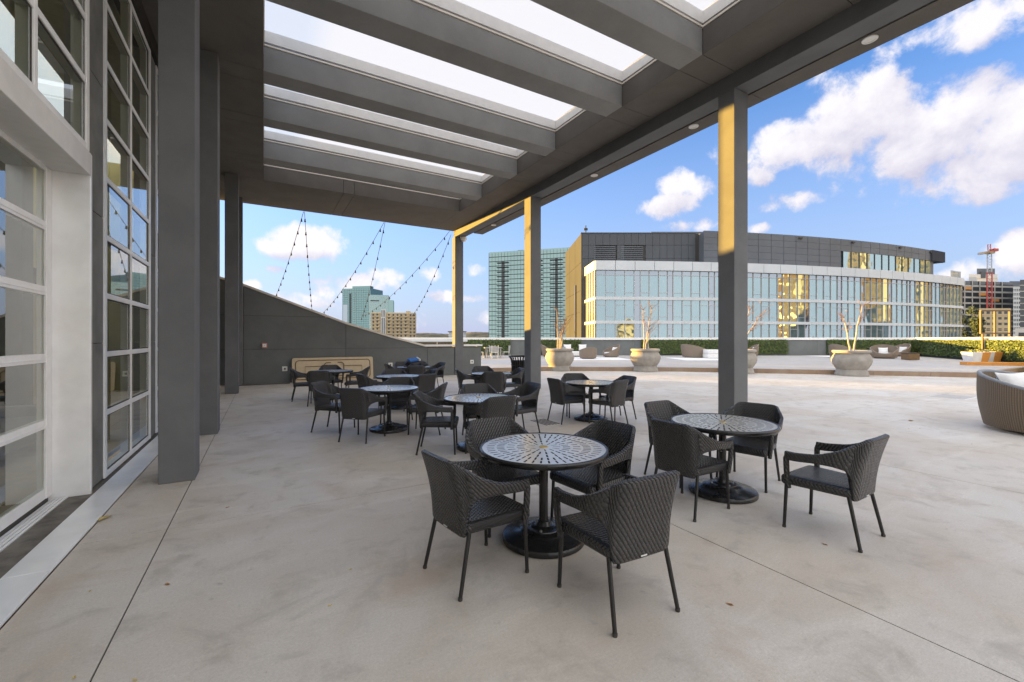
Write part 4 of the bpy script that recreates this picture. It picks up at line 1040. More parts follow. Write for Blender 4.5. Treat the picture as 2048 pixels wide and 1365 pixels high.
def hedge(us, label, seed, n):
    pts = [on_wall(u) if u < 2100 else wall_line[-1] for u in us]; rnd = random.Random(seed)
    e = empty('hedge', tuple(pts[0])); tag(e, label, 'hedge', 'clipped green hedge panels on the parapet')
    L = [0]
    for a, b in zip(pts[:-1], pts[1:]): L.append(L[-1] + (b - a).length)
    m_ = MB(); back = MB()
    for k in range(n):
        s = rnd.uniform(0, L[-1]); i = 0
        while i < len(L) - 2 and s > L[i + 1]: i += 1
        a, b = pts[i], pts[i + 1]; d = (b - a).normalized(); nb = Vector((-d.y, d.x, 0)); nb = nb if nb.dot(a) > 0 else -nb
        p = a + d * (s - L[i]) - nb * rnd.uniform(.04, .27) - pts[0]; p.z = rnd.uniform(.14, 1.33)
        sz = rnd.uniform(.03, .075); nn = (-nb + Vector((rnd.gauss(0, .55), rnd.gauss(0, .55), rnd.gauss(.25, .55)))).normalized()
        t = nn.orthogonal().normalized(); t.rotate(Matrix.Rotation(rnd.uniform(0, 6.3), 3, nn)); w = nn.cross(t) * sz * .6; t = t * sz
        m_.quad(p - t, p - w, p + t, p + w)
    o = m_.build('foliage', M['leafgreen'], e, fix=False); o['kind'] = 'stuff'
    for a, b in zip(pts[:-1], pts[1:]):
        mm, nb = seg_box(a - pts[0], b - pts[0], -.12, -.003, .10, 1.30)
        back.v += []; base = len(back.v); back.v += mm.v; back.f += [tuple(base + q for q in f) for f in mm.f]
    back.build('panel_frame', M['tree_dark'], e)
hedge([890, 980, 1021], 'green hedge panel behind the white dining set', 1, 3200)
hedge([1062, 1100, 1162], 'green hedge panel behind the leftmost urn', 2, 3200)
hedge([1282, 1330, 1440, 1574], 'long green hedge panel behind the wide lounge chair', 3, 9000)
hedge([1652, 1700, 1832, 1944, 2047, 2400], 'hedge panel at the right with its top catching yellow sun', 4, 19000)

# flower boxes: slanted white and orange sides in turn
fb_pts = [G(1951 + k * 24.5, 726 - k * 1.0, .2) for k in range(5)]
for k, lab in enumerate(('white and orange flower box at the left end of the row', 'second white and orange flower box of the row', 'middle white and orange flower box of the row', 'fourth white and orange flower box, near the right edge', 'last white and orange flower box, at the right edge')):
    c = fb_pts[k]; e = empty('flower_box', tuple(c), -YAW - .25); tag(e, lab, 'planter', 'row of white and orange flower boxes')
    w0, w1, h = .34, .44, .62
    m_ = MB().add([(-w0, -w0, 0), (w0, -w0, 0), (w0, w0, 0), (-w0, w0, 0), (-w1, -w1, h), (w1, -w1, h), (w1, w1, h), (-w1, w1, h)], [(0, 3, 2, 1), (0, 1, 5, 4), (1, 2, 6, 5), (2, 3, 7, 6), (3, 0, 4, 7), (4, 5, 6, 7)])
    m_.build('tub', M['whiteplanter'], e)
    MB().add([(.02, -w0 - .004, .005), (w0 + .004, -w0 - .004, .005), (w1 + .004, -w1 - .004, h + .003), (.06, -w1 - .004, h + .003)], [(0, 1, 2, 3)]).build('orange_panel', M['orange'], e)
    MB().add([(w0 + .004, -w0, .005), (w0 + .004, w0, .005), (w1 + .004, w1, h + .003), (w1 + .004, -w1, h + .003)], [(0, 1, 2, 3)]).build('orange_panel', M['orange'], e)
    rnd = random.Random(60 + k); m_ = MB(); f_ = MB()
    for q in range(90):
        p = Vector((rnd.uniform(-w1, w1) * .95, rnd.uniform(-w1, w1) * .95, h + rnd.uniform(0, .16))); s = rnd.uniform(.03, .07)
        t = Vector((rnd.uniform(-1, 1), rnd.uniform(-1, 1), rnd.uniform(-.4, 1))).normalized() * s; v_ = t.orthogonal().normalized() * s * .6; (f_ if q % 3 == 0 else m_).quad(p - t, p - v_, p + t, p + v_)
    o = m_.build('leaves', M['leafgreen'], e, fix=False); o['kind'] = 'stuff'; o = f_.build('blossoms', M['flower'], e, fix=False); o['kind'] = 'stuff'
bx = G(2030, 731.5, .2); o = MB().box(-2.2, -.25, 0, 2.2, .25, .16).build('wooden_ledge', M['orange']); o.location = (bx.x, bx.y, .2); o.rotation_euler = (0, 0, -YAW - .25); tag(o, 'low orange brown ledge in front of the flower boxes', 'ledge')

# brown double frame sign on posts at the right
sd = 27.0; sg = empty('frame_sign', tuple(PD(1982, 700, sd)), -YAW); sg.location.z = .2; tag(sg, 'empty brown double frame on posts standing above the parapet at the right', 'sign frame')
k_ = sd / F_PX
def sx_(u): return (u - 1982) * k_
def sz_(v): return EYE + (V0 - v) * k_ - .2
mw = .085
for (u, v0_, v1_) in ((1961.5, 622, 668), (1989.5, 622, 704), (2019.5, 622, 672), (1965, 668, 704)):
    MB().box(sx_(u) - mw / 2, -mw / 2, sz_(v1_), sx_(u) + mw / 2, mw / 2, sz_(v0_)).build('post', M['brown_metal'], sg)
for (u0, u1, v) in ((1961, 2020, 622), (1961, 2020, 667)):
    MB().box(sx_(u0), -mw / 2 - .006, sz_(v) - mw / 2, sx_(u1), mw / 2 + .006, sz_(v) + mw / 2).build('rail', M['brown_metal'], sg)
MB().box(sx_(1965), -.03, sz_(704), sx_(1988), -.015, sz_(676)).build('notice_panel', M['conc_frame'], sg)
wlgt = G(1910, 716.5, .2); o = empty('floor_lamp', (wlgt.x, wlgt.y, .2)); tag(o, 'small black floor spotlight at the foot of the sunlit hedge', 'lamp')
MB().lathe([(0, 0), (.12, 0), (.12, .06), (.0, .08)], 12).build('base', M['black_paint'], o); MB().lathe([(0, .08), (.14, .12), (.15, .26), (.11, .36), (0, .38)], 14).build('housing', M['black_paint'], o, smooth=50)

# grey roof edge and dark railing glass beyond the low end wall
rl = empty('roof_railing', tuple(PD(820, 690, 30))); rl.location.z = 0; rl.rotation_euler = (0, 0, -YAW); tag(rl, 'dark glass railing with a pale rail beyond the low end wall', 'railing')
for k in range(5):
    x = -6.5 + k * 2.1
    MB().box(x + .02, -.02, -.3, x + 2.08, .02, 1.36).build('glass_panel', M['rail_glass'], rl)
    MB().box(x - .02, -.03, -.3, x + .02, .03, 1.38).build('post', M['steel'], rl)
MB().box(-6.6, -.06, 1.40, 4.02, .06, 1.56).build('rail', M['hotel_band'], rl)

# ================================================================== FAR GROUND, HILLS
GZ = -32.0
o = MB().quad((-16000, -16000, GZ), (16000, -16000, GZ), (16000, 16000, GZ), (-16000, 16000, GZ)).build('ground', M['city']); tag(o, kind='structure')
o = MB().prism([(-9.4, -30), (31, -30), (31, 24), (ext.x + 1, ext.y), (ext.x + 1, ext.y + 1.2)] + [(p.x * 1.02, p.y * 1.02) for p in reversed(wall_line[:-1])] + [(-9.4, 18)], 'z', GZ, -.31).build('podium', M['stucco_wall']); tag(o, kind='structure')
def ridge(dist, a0, a1, h, seed, m_, name, depth=400, n=160):
    rnd = random.Random(seed); ph = [rnd.uniform(0, 6) for _ in range(6)]; mb = MB(); vs = []
    for k in range(n + 1):
        a = radians(a0 + (a1 - a0) * k / n); hh_ = h * (.62 + .2 * sin(a * 9 + ph[0]) + .12 * sin(a * 23 + ph[1]) + .06 * sin(a * 61 + ph[2])) + rnd.uniform(0, .03) * h
        for (q, zz) in ((0, GZ), (.35, GZ + (hh_ - GZ) * .8), (.6, hh_), (1, GZ)):
            r = dist + depth * q; vs.append((FW[0] * r * cos(a) + RT[0] * r * sin(a), FW[1] * r * cos(a) + RT[1] * r * sin(a), zz))
    fs = [(k * 4 + i, k * 4 + i + 1, (k + 1) * 4 + i + 1, (k + 1) * 4 + i) for k in range(n) for i in range(3)]
    o = mb.add(vs, fs).build(name, m_, smooth=70); tag(o, kind='structure')
ridge(5200, -55, 60, 110, 4, M['hill'], 'hills', 1500)
ridge(1500, -52, 56, 30, 9, M['treeline'], 'hills', 200, 420)

# ================================================================== CURVED HOTEL
def circ(p, q, r):
    ax, ay, bx_, by, cx, cy = *p, *q, *r; D = 2 * (ax * (by - cy) + bx_ * (cy - ay) + cx * (ay - by))
    ux = ((ax * ax + ay * ay) * (by - cy) + (bx_ * bx_ + by * by) * (cy - ay) + (cx * cx + cy * cy) * (ay - by)) / D
    uy = ((ax * ax + ay * ay) * (cx - bx_) + (bx_ * bx_ + by * by) * (ax - cx) + (cx * cx + cy * cy) * (bx_ - ax)) / D
    return ux, uy, sqrt((ax - ux) ** 2 + (ay - uy) ** 2)
CX, CY, CR = circ((12.4, 64.0), (50.0, 69.3), (87.2, 83.0))
def arc(t, off=0.0):                                   # t: angle, off: inwards
    r = CR - off; return CX + r * sin(t), CY - r * cos(t)
t_a = math.asin((12.4 - CX) / CR); t_b = math.asin((87.2 - CX) / CR)
def AW(t, off, z): l, d = arc(t, off); return W(l, d, z)
hot = empty('hotel', tuple(W(45, 80, 0))); tag(hot, 'curved glass hotel block with white floor bands and a charcoal top storey', 'building')
HI = Matrix.Translation(-W(45, 80, 0))
def HP(mb, name, m, parent=None, **k):
    o = mb.build(name, m, parent if parent else hot, **k)
    if not parent: o.matrix_parent_inverse = HI
    return o
def arc_band(mb, t0, t1, z0, z1, o0, o1, n=48):
    vs = []
    for k in range(n + 1):
        t = t0 + (t1 - t0) * k / n
        vs += [AW(t, o0, z0), AW(t, o0, z1), AW(t, o1, z1), AW(t, o1, z0)]
    fs = [(k * 4 + i, k * 4 + (i + 1) % 4, (k + 1) * 4 + (i + 1) % 4, (k + 1) * 4 + i) for k in range(n) for i in range(4)] + [(3, 2, 1, 0), tuple(n * 4 + i for i in range(4))]
    return mb.add(vs, fs)
ZBAND = [(-.35, .45), (3.85, 4.30), (7.42, 7.88), (11.85, 13.25)]
LEFT_T = t_a
HP(arc_band(MB(), t_a + .004, t_b, GZ, 11.9, .65, 1.0), 'core', M['hotel_dark'])
for (z0, z1) in ZBAND[:3]: HP(arc_band(MB(), t_a, t_b, z0, z1, -.12, .5), 'floor_band', M['hotel_band'])
for k in range(26):                                   # cornice panels
    s0, s1 = t_a + (t_b - t_a) * k / 26, t_a + (t_b - t_a) * (k + 1) / 26
    HP(arc_band(MB(), s0 + .0002, s1 - .0002, 11.85, 13.25, -.25, .6, 4), 'cornice_panel', M['hotel_band'])
FLOORS = [(-3.5, -.35), (.45, 3.85), (4.30, 7.42), (7.88, 11.85)]
pat = [1.45, 1.45, 1.42, 1.45, .95, 1.38, 1.45, 1.4, .88]
t = t_a + .001; k = 0; mull = MB(); trans = MB(); rnd = random.Random(5)
while t < t_b - .004:
    wdt = pat[k % len(pat)]; t1 = min(t_b, t + wdt / CR); dark = wdt < 1.0
    for fi, (z0, z1) in enumerate(FLOORS):
        if fi == 0: continue
        splits = [z0, z1]
        if fi == 3: splits = [z0, 11.15, z1]
        j = rnd.uniform(-.004, .004)
        for a, b in zip(splits[:-1], splits[1:]):
            q = MB().quad(AW(t, .10 + j, a), AW(t1, .10 - j, a), AW(t1, .10 - j, b), AW(t, .10 + j, b))
            HP(q, 'pane', M['hotel_dark'] if (dark or b - a < 1) else M['hotel_glass'], fix=False)
        arc_band(mull, t - .035 / CR, t + .035 / CR, z0, z1, -.02, .14, 1)
        zt = z1 - .75 if fi < 3 else None
        if (k % 2 == 0 or dark) and zt: arc_band(trans, t + .04 / CR, t1 - .04 / CR, zt - .03, zt + .03, .0, .12, 1)
        if k % 2 == 1: arc_band(trans, t + .04 / CR, t1 - .04 / CR, z0 + .62, z0 + .68, .0, .12, 1)
    if True: arc_band(trans, t + .04 / CR, t1 - .04 / CR, 11.12, 11.18, .0, .12, 1)
    t = t1; k += 1
o = HP(mull, 'mullions', M['mullion']); o['kind'] = 'stuff'; o = HP(trans, 'transoms', M['mullion']); o['kind'] = 'stuff'
# left return of the glass block, lit by the sun
la, da = arc(t_a)
ret = MB(); lb_, db_ = la - .4, da + 6.2
def LW(s, off, z): return W(la + (lb_ - la) * s - off, da + (db_ - da) * s, z)
for z0, z1 in ZBAND: 
    HP(MB().add([LW(0, .12, z0), LW(1, .12, z0), LW(1, -.4, z0), LW(0, -.4, z0), LW(0, .12, z1), LW(1, .12, z1), LW(1, -.4, z1), LW(0, -.4, z1)], [(0, 3, 2, 1), (4, 5, 6, 7), (0, 1, 5, 4), (1, 2, 6, 5), (2, 3, 7, 6), (3, 0, 4, 7)]), 'floor_band', M['hotel_band'])
for fi, (z0, z1) in enumerate(FLOORS[1:]):
    for q in range(4):
        a, b = q / 4, (q + 1) / 4; HP(MB().quad(LW(a, 0, z0), LW(b, 0, z0), LW(b, 0, z1), LW(a, 0, z1)), 'pane', M['hotel_dark'], fix=False)
        HP(MB().bar(LW(a, .05, z0), LW(a, .05, z1), .09, .09), 'mullion', M['mullion'])
# dark services block at the left and its pale sunlit side
DZ = 18.97
def wbox(mb, l0, d0, l1, d1, z0, z1, ll=None): 
    ps = [W(l0, d0), W(l1, d0), W(l1 if ll is None else ll[1], d1), W(l0 if ll is None else ll[0], d1)]
    return mb.add([(p.x, p.y, z) for z in (z0, z1) for p in ps], [(0, 3, 2, 1), (4, 5, 6, 7), (0, 1, 5, 4), (1, 2, 6, 5), (2, 3, 7, 6), (3, 0, 4, 7)])
HP(wbox(MB(), 11.45, 70.8, 31.0, 86.5, GZ, DZ - .15, (11.0, 31.0)), 'services_core', M['gap'])
nx = 16
for q in range(nx):                                    # vertical cladding panels on the front
    l0, l1 = 11.42 + (30.2 - 11.42) * q / nx, 11.42 + (30.2 - 11.42) * (q + 1) / nx
    if 1.0 < 0: pass
    lou = (13.45 < (l0 + l1) / 2 < 17.0) or (17.9 < (l0 + l1) / 2 < 21.5)
    rows = [(GZ, 13.2), (13.2, 14.8), (14.8, 17.0), (17.0, DZ)]
    for z0, z1 in rows:
        if lou and z0 in (13.2, 14.8): continue
        HP(wbox(MB(), l0 + .02, 70.6, l1 - .02, 70.78, z0 + .02, z1 - .02), 'cladding_panel', M['hotel_panel'])
for (l0, l1) in ((13.4, 17.05), (17.85, 21.55)):
    lv = HP(wbox(MB(), l0, 70.74, l1, 70.79, 13.25, 16.95), 'louvre', M['gap'])
    for q in range(11): o = wbox(MB(), l0 + .03, 70.55, l1 - .03, 70.70, 13.35 + q * .33, 13.35 + q * .33 + .15).build('blade', M['hotel_panel_b'], lv)
for o in [c for c in hot.children if c.name.startswith('louvre')]:
    for ch in o.children: ch.matrix_parent_inverse = Matrix.Identity(4)
sides = [(0, .34), (.34, .68), (.68, 1)]
for z0, z1 in ((GZ, 6.0), (6.0, 9.6), (9.6, 14.2), (14.2, DZ)):
    for a, b in sides:
        p = lambda s, o_: (11.40 + (10.80 - 11.40) * s - o_, 70.55 + (87.0 - 70.55) * s)
        l0, d0 = p(a + .003, .0); l1, d1 = p(b - .003, .0)
        ps = [W(l0, d0), W(l1, d1), W(l1 + .2, d1), W(l0 + .2, d0)]
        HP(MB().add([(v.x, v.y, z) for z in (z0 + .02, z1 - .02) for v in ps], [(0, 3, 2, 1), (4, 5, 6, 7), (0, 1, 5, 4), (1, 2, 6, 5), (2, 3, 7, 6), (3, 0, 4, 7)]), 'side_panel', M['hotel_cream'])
HP(wbox(MB(), 10.98, 74.9, 11.06, 75.7, GZ, 11.0), 'slot_window', M['hotel_dark'])
HP(wbox(MB(), 11.3, 70.5, 30.3, 70.9, DZ, DZ + .12), 'roof_trim', M['hotel_panel_b'])
for z in (19.15, 19.6, 20.05): HP(wbox(MB(), 24.5, 75.5, 38.5, 75.8, z, z + .38), 'screen_slat', M['hotel_panel_b'])
an = HP(MB().tube([W(12.3, 71.5, DZ), W(12.3, 71.5, DZ + 1.5)], .10, 6), 'antenna', M['dark_line'])
HP(wbox(MB(), 12.0, 71.4, 12.6, 71.6, DZ + .7, DZ + 1.05), 'antenna_head', M['dark_line'])
# curved charcoal top storey, set back
t_c = math.asin((31.2 - CX) / CR); t_d = math.asin((88.3 - CX) / CR); OF = 3.2
HP(arc_band(MB(), t_c + .002, t_d - .02, 13.0, DZ - .1, OF + .25, OF + 8), 'top_storey_core', M['hotel_panel_b'])
t_w = math.asin((58.6 - CX) / CR)
nseg = 24; tws = [t_c + (t_d - t_c) * q / nseg for q in range(nseg + 1)]
for a, b in zip(tws[:-1], tws[1:]):
    inw = (a + b) / 2 > t_w and (a + b) / 2 < t_d - .03
    for z0, z1 in ((13.25, 14.7), (14.7, 15.8), (15.8, 16.85), (16.85, 17.9), (17.9, DZ)):
        if inw and z1 <= 16.9: continue
        if b > t_d - .03 and z1 <= 16.9: continue
        HP(arc_band(MB(), a + .0002, b - .0002, z0 + .015, z1 - .015, OF, OF + .2, 2), 'cladding_panel', M['hotel_panel_b'])
tw = t_w
while tw < t_d - .03:
    t1 = tw + 2.05 / CR; HP(MB().quad(AW(tw, OF + .08, 13.25), AW(t1, OF + .08, 13.25), AW(t1, OF + .08, 16.85), AW(tw, OF + .08, 16.85)), 'pane', M['hotel_glass'], fix=False)
    HP(arc_band(MB(), tw - .05 / CR, tw + .05 / CR, 13.25, 16.85, OF - .02, OF + .1, 1), 'mullion', M['dark_line']); tw = t1
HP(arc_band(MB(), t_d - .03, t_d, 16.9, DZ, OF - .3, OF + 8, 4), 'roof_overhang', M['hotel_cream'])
HP(arc_band(MB(), t_d - .018, t_d - .013, 13.2, 16.9, OF + 2.0, OF + 2.4, 1), 'pier', M['hotel_panel'])
for q in range(9):
    tq = t_d - .03 + (t_b - t_d + .028) * q / 8; HP(arc_band(MB(), tq - .04 / CR, tq + .04 / CR, 13.25, 14.6, .2, .26, 1), 'rail_post', M['dark_line'])
    if q < 8:
        t2 = t_d - .03 + (t_b - t_d + .028) * (q + 1) / 8; HP(MB().quad(AW(tq, .23, 13.3), AW(t2, .23, 13.3), AW(t2, .23, 14.45), AW(tq, .23, 14.45)), 'rail_glass', M['rail_clear'], fix=False)
for q in (.06, .3, .5, .72, .9):
    tq = t_c + (t_d - t_c) * q; HP(arc_band(MB(), tq, tq + .7 / CR, DZ - .55, DZ - .32, OF - .25, OF, 1), 'wall_light', M['gap'])
# right end wall
HP(wbox(MB(), 86.9, 83.3, 87.5, 100, GZ, 13.2), 'end_wall', M['hotel_dark'])
HP(arc_band(MB(), t_a + .01, t_b, 12.7, 13.0, .6, 22), 'terrace_roof', M['hotel_band'])

# ================================================================== TOWERS
def tower(name, label, uL, uR, vT, d, m, floor_h, depth=25.0, twist=0.0, cat='building', group=None, slab=M['dark_line'], bay=2.2, slab_h=.35, roof=True, vbar=None, radial=False):
    """tower whose front spans photo columns uL..uR at depth d; twist turns its front about the left edge (metres further at the right)"""
    l0, l1 = (uL - U0) * d / F_PX, (uR - U0) * (d + twist) / F_PX; zt = EYE + (V0 - vT) * d / F_PX
    e = empty(name, tuple(W((l0 + l1) / 2, d, GZ))); tag(e, label, cat, group); inv_ = Matrix.Translation(-e.location)
    a, b = W(l0, d), W(l1, d + twist); t = (b - a).normalized(); nb = Vector((-t.y, t.x, 0)); nb = nb if nb.dot(a) > 0 else -nb
    if radial: nb = Vector((b.x, b.y, 0)).normalized()
    def B(s0, s1, q0, q1, z0, z1, nm, mm):
        ps = [a + t * s0 + nb * q0, a + t * s1 + nb * q0, a + t * s1 + nb * q1, a + t * s0 + nb * q1]
        o = MB().add([(p.x, p.y, z) for z in (z0, z1) for p in ps], [(0, 3, 2, 1), (4, 5, 6, 7), (0, 1, 5, 4), (1, 2, 6, 5), (2, 3, 7, 6), (3, 0, 4, 7)]).build(nm, mm, e); o.matrix_parent_inverse = inv_; return o
    Lf = (b - a).length
    B(0, Lf, 0, depth, GZ, zt, 'walls', m)
    n = int((zt - GZ) / floor_h); ms = MB()
    for k in range(n):
        z = zt - (k + 1) * floor_h
        if z < -12: break
        ps = [a - t * .1 - nb * .2, b + t * .1 - nb * .2, b + t * .1 + nb * (depth + .1), a - t * .1 + nb * (depth + .1)]
        ms.add([(p.x, p.y, zz) for zz in (z, z + slab_h) for p in ps], [(0, 3, 2, 1), (4, 5, 6, 7), (0, 1, 5, 4), (1, 2, 6, 5), (2, 3, 7, 6), (3, 0, 4, 7)])
    if n: o = ms.build('floor_edges', slab, e); o.matrix_parent_inverse = inv_; o['kind'] = 'stuff'
    if vbar:
        mv = MB()
        for k in range(int(Lf / bay) + 1):
            p = a + t * (k * bay) - nb * .12; mv.obox((p.x, p.y, (zt - 12) / 2), t * .05, nb * .06, (0, 0, (zt + 12) / 2))
        for k in range(int(depth / bay) + 1):
            p = a + nb * (k * bay) - t * .12; mv.obox((p.x, p.y, (zt - 12) / 2), nb * .05, t * .06, (0, 0, (zt + 12) / 2))
        o = mv.build('mullions', vbar, e); o.matrix_parent_inverse = inv_; o['kind'] = 'stuff'
    return e, B, Lf, zt
def windows(B, Lf, zt, floor_h, bay, w, h, z_lo, m, s0=0.8, proud=.03, nm='window', skip=()):
    n = 0; z = zt - floor_h
    while z > z_lo:
        s = s0
        while s + w < Lf - .3:
            if n < 290: B(s, s + w, -proud, .0, z, z + h, nm, m); n += 1
            s += bay
        z -= floor_h

# wide green glass tower left of the hotel
e, B, Lf, zt = tower('glass_tower', 'wide green glass tower with dark balcony lines left of the hotel', 978, 1190, 507, 300, M['green_glass'], 3.15, 30, -22, vbar=M['dark_line'], bay=2.3, slab_h=.42)
B(.0, Lf, -.05, .2, zt - 1.2, zt + .6, 'roof_band', M['green_glass'])
for s in (9.5, 33.5, 47.0):
    B(s, s + 1.8, -.12, .3, -12, zt - 6, 'recess', M['win_dark'])
    z = zt - 7.5
    while z > -8: B(s - 3.4, s + 5.0, -1.5, -.2, z, z + .45, 'balcony', M['dark_line']); z -= 3.15
B(20, 24, 3, 8, zt, zt + 1.5, 'roof_plant', M['dark_line'])
# two green towers beyond the sloped wall
e, B, Lf, zt = tower('glass_tower', 'taller green glass tower far beyond the sloped wall', 685, 741, 578, 700, M['green_deep'], 3.6, 40, -10, vbar=M['hotel_panel_b'], bay=4.2, slab=M['hotel_panel_b'], slab_h=.3)
B(18, Lf - .5, -.3, 10, zt, zt + 3.5, 'crown', M['green_deep']); B(12.5, 15.5, -.25, .1, -20, zt - 8, 'dark_strip', M['win_dark']); B(1, 9, -.25, .1, -20, zt - 26, 'dark_strip', M['hotel_dark'])
z = zt - 9
while z > -20:
    B(11.5, 16.5, -1.2, -.3, z, z + .5, 'balcony', M['dark_line']); B(20, 24, -1.0, -.3, z, z + .4, 'balcony', M['mullion']); z -= 3.6
e, B, Lf, zt = tower('glass_tower', 'shorter green glass tower behind the beige apartment block', 738, 777, 590, 620, M['green_glass'], 3.6, 30, 6, vbar=M['mullion'], bay=4.6, slab=M['mullion'], slab_h=.3)
B(Lf + .02, Lf + 6.8, 1, 25, GZ, zt - 7, 'wing', M['green_glass']); B(2, 14, -.3, .1, zt - 9.3, zt - 7.6, 'sign_band', M['win_dark'])
# beige apartment block
e, B, Lf, zt = tower('apartment_block', 'beige apartment block with balconies half hidden by the sloped wall', 742, 832, 626, 380, M['bldg_gold'], 3.1, 18, 8, slab=M['bldg_beige'], slab_h=.4)
B(.5, Lf - .4, -.2, 0, zt - .6, zt + .4, 'roof_band', M['bldg_beige']); B(30, 34, 2, 8, zt, zt + 2.0, 'roof_house', M['bldg_gold']); B(8.5, 12.5, -.9, 4, GZ, zt + 3.2, 'white_stair_tower', M['bldg_white'])
for s in (9.0, 10.2, 11.4): B(s, s + .5, -1.0, -.9, zt - 3.5, zt + 2.4, 'slit', M['win_dark']); 
for s in (9.2, 10.9): B(s, s + .9, -1.0, -.9, -12, zt - 4.5, 'slit', M['hotel_panel_b'])
z = zt - 2.9; n = 0
while z > -6:
    for s in (1.2, 4.6, 14.5, 18.4, 22.0, 25.2, 29.0, 33.4, 36.6):
        B(s, s + 1.5, -.06, .0, z, z + 2.0, 'window', M['win_dark'])
        if s in (4.6, 14.5, 22.0, 29.0): B(s - .3, s + 2.4, -1.3, -.1, z - .5, z + .35, 'balcony', M['bldg_beige'])
    z -= 3.1
e, B, Lf, zt = tower('low_building', 'little pale building with a flat roof on the horizon behind the far column', 897, 929, 664, 900, M['bldg_white'], 5, 30, 0); B(-1.5, Lf + 1.5, -2, 32, zt, zt + 1.2, 'roof', M['treeline'])

# right-hand skyline
e, B, Lf, zt = tower('unfinished_tower', 'unfinished concrete tower with open floors behind the red crane', 1925, 2026, 562, 230, M['win_dark'], 3.1, 22, 6, slab=M['conc_frame'], slab_h=.9, radial=True)
for q in range(6): B(1.2 + q * 5.1, 1.9 + q * 5.1, -.5, .3, GZ, zt, 'column', M['conc_frame'])
for q in range(3): B(2 + q * 9, 7 + q * 9, -.3, -.1, zt - 4.6 - q * 3.1, zt - 3.2 - q * 3.1, 'orange_netting', M['orange'])
B(4, 9, 3, 12, zt, zt + 2.5, 'roof_shed', M['bldg_white'])
e, B, Lf, zt = tower('concrete_tower', 'pale tower block with a grey top floor behind the unfinished tower', 1938, 1995, 549, 330, M['bldg_white'], 3.5, 20, 0, slab=M['bldg_beige'], radial=True)
B(6, Lf - 2, 1, 15, zt, zt + 4.5, 'plant_room', M['hotel_panel_b']); B(9, 13, -.1, 0.9, zt - 3, zt + 2, 'window', M['win_dark'])
e, B, Lf, zt = tower('beige_block', 'beige block with rows of dark windows below the crane', 1946, 2022, 617, 190, M['bldg_beige'], 3.2, 16, 0, slab=M['bldg_beige'], slab_h=.2, radial=True); windows(B, Lf, zt, 2.5, 2.6, 1.5, 1.1, -4, M['win_dark'])
e, B, Lf, zt = tower('white_grid_tower', 'white tower with a grid of small windows at the right edge', 2019, 2045, 563, 300, M['bldg_white'], 3.2, 16, 0, slab=M['bldg_white'], slab_h=.2, radial=True); windows(B, Lf, zt - 4, 3.0, 1.5, .95, 1.7, -8, M['win_dark'], .4)
B(0, Lf, -.5, 0, zt - 3.5, zt, 'top_fins', M['hotel_panel_b'])
e, B, Lf, zt = tower('grey_tower', 'dark grey unfinished tower cut by the right edge of the picture', 2040, 2110, 560, 220, M['win_dark'], 3.1, 20, 0, slab=M['conc_frame'], slab_h=.5, radial=True)
e, B, Lf, zt = tower('white_shed', 'low white building with a small window above the parapet at the far right', 2030, 2080, 657, 120, M['bldg_white'], 9, 16, 0, radial=True); B(1, 3, -.04, 0, zt - 2.4, zt - 1.2, 'window', M['win_dark'])
# dark tree beside the hotel
def leaf_tree(p, h, r, label, seed, n, m):
    rnd = random.Random(seed); e = empty('tree', tuple(p)); tag(e, label, 'tree')
    MB().tube([(0, 0, 0), (.1, 0, h * .35), (0, .1, h * .75)], [.5, .35, .12], 8).build('trunk', M['bark'], e); m_ = MB(); cl_ = [(Vector((rnd.uniform(-r, r) * .6, rnd.uniform(-r, r) * .6, h * rnd.uniform(.35, .95))), r * rnd.uniform(.25, .5)) for _ in range(26)]
    for k in range(n):
        c, rr = rnd.choice(cl_); d = Vector((rnd.gauss(0, 1), rnd.gauss(0, 1), rnd.gauss(0, 1))).normalized() * rr * rnd.uniform(.6, 1.1); q = c + d; s = rnd.uniform(.2, .5)
        t = Vector((rnd.gauss(0, 1), rnd.gauss(0, 1), rnd.gauss(0, 1))).normalized() * s; v_ = t.orthogonal().normalized() * s * .7; m_.quad(q - t, q - v_, q + t, q + v_)
    m_.build('crown', m, e, fix=False)
leaf_tree(PD(1937, 678, 150) - Vector((0, 0, 33)), 45, 4.2, 'tall dark tree between the hotel and the beige block', 3, 6000, M['tree_dark'])
# tower crane
cp = PD(1979, 678, 215); cr = empty('tower_crane', (cp.x, cp.y, GZ)); tag(cr, 'red and white tower crane above the unfinished tower', 'crane'); cr.rotation_euler = (0, 0, -YAW)
kc = 215 / F_PX
def lattice(a, b, w, n):
    m_ = MB(); a, b = Vector(a), Vector(b); d = (b - a); t = d.normalized(); s = t.orthogonal().normalized() * w / 2; u = t.cross(s)
    cs = [s + u, s - u, -s - u, -s + u]
    for c in cs: m_.bar(a + c, b + c, w * .16, w * .16)
    for k in range(n):
        p, q = a + d * (k / n), a + d * ((k + 1) / n)
        for i in range(4): m_.bar(p + cs[i], q + cs[(i + 1) % 4], w * .09, w * .09)
    return m_
def cz(v): return EYE + (V0 - v) * kc - GZ
lattice((0, 0, 0), (0, 0, cz(545)), 1.7, 26).build('mast', M['crane_red'], cr)
lattice((0, 0, cz(545)), (0, 0, cz(505)), 1.5, 7).build('mast', M['bldg_white'], cr)
MB().box(-1.5, -1.2, cz(508), 1.5, 1.2, cz(504)).build('turntable', M['bldg_gold'], cr)
lattice((0, 0, cz(504)), (-.2, 0, cz(489)), 1.0, 5).build('apex', M['crane_red'], cr)
lattice((.3, 0, cz(504.5)), ((1931 - 1979) * kc * 1.0, -6, cz(513)), .8, 16).build('jib', M['bldg_gold'], cr)
lattice((.3, 0, cz(504)), ((2004 - 1979) * kc, 3, cz(496)), .9, 7).build('counter_jib', M['crane_red'], cr)
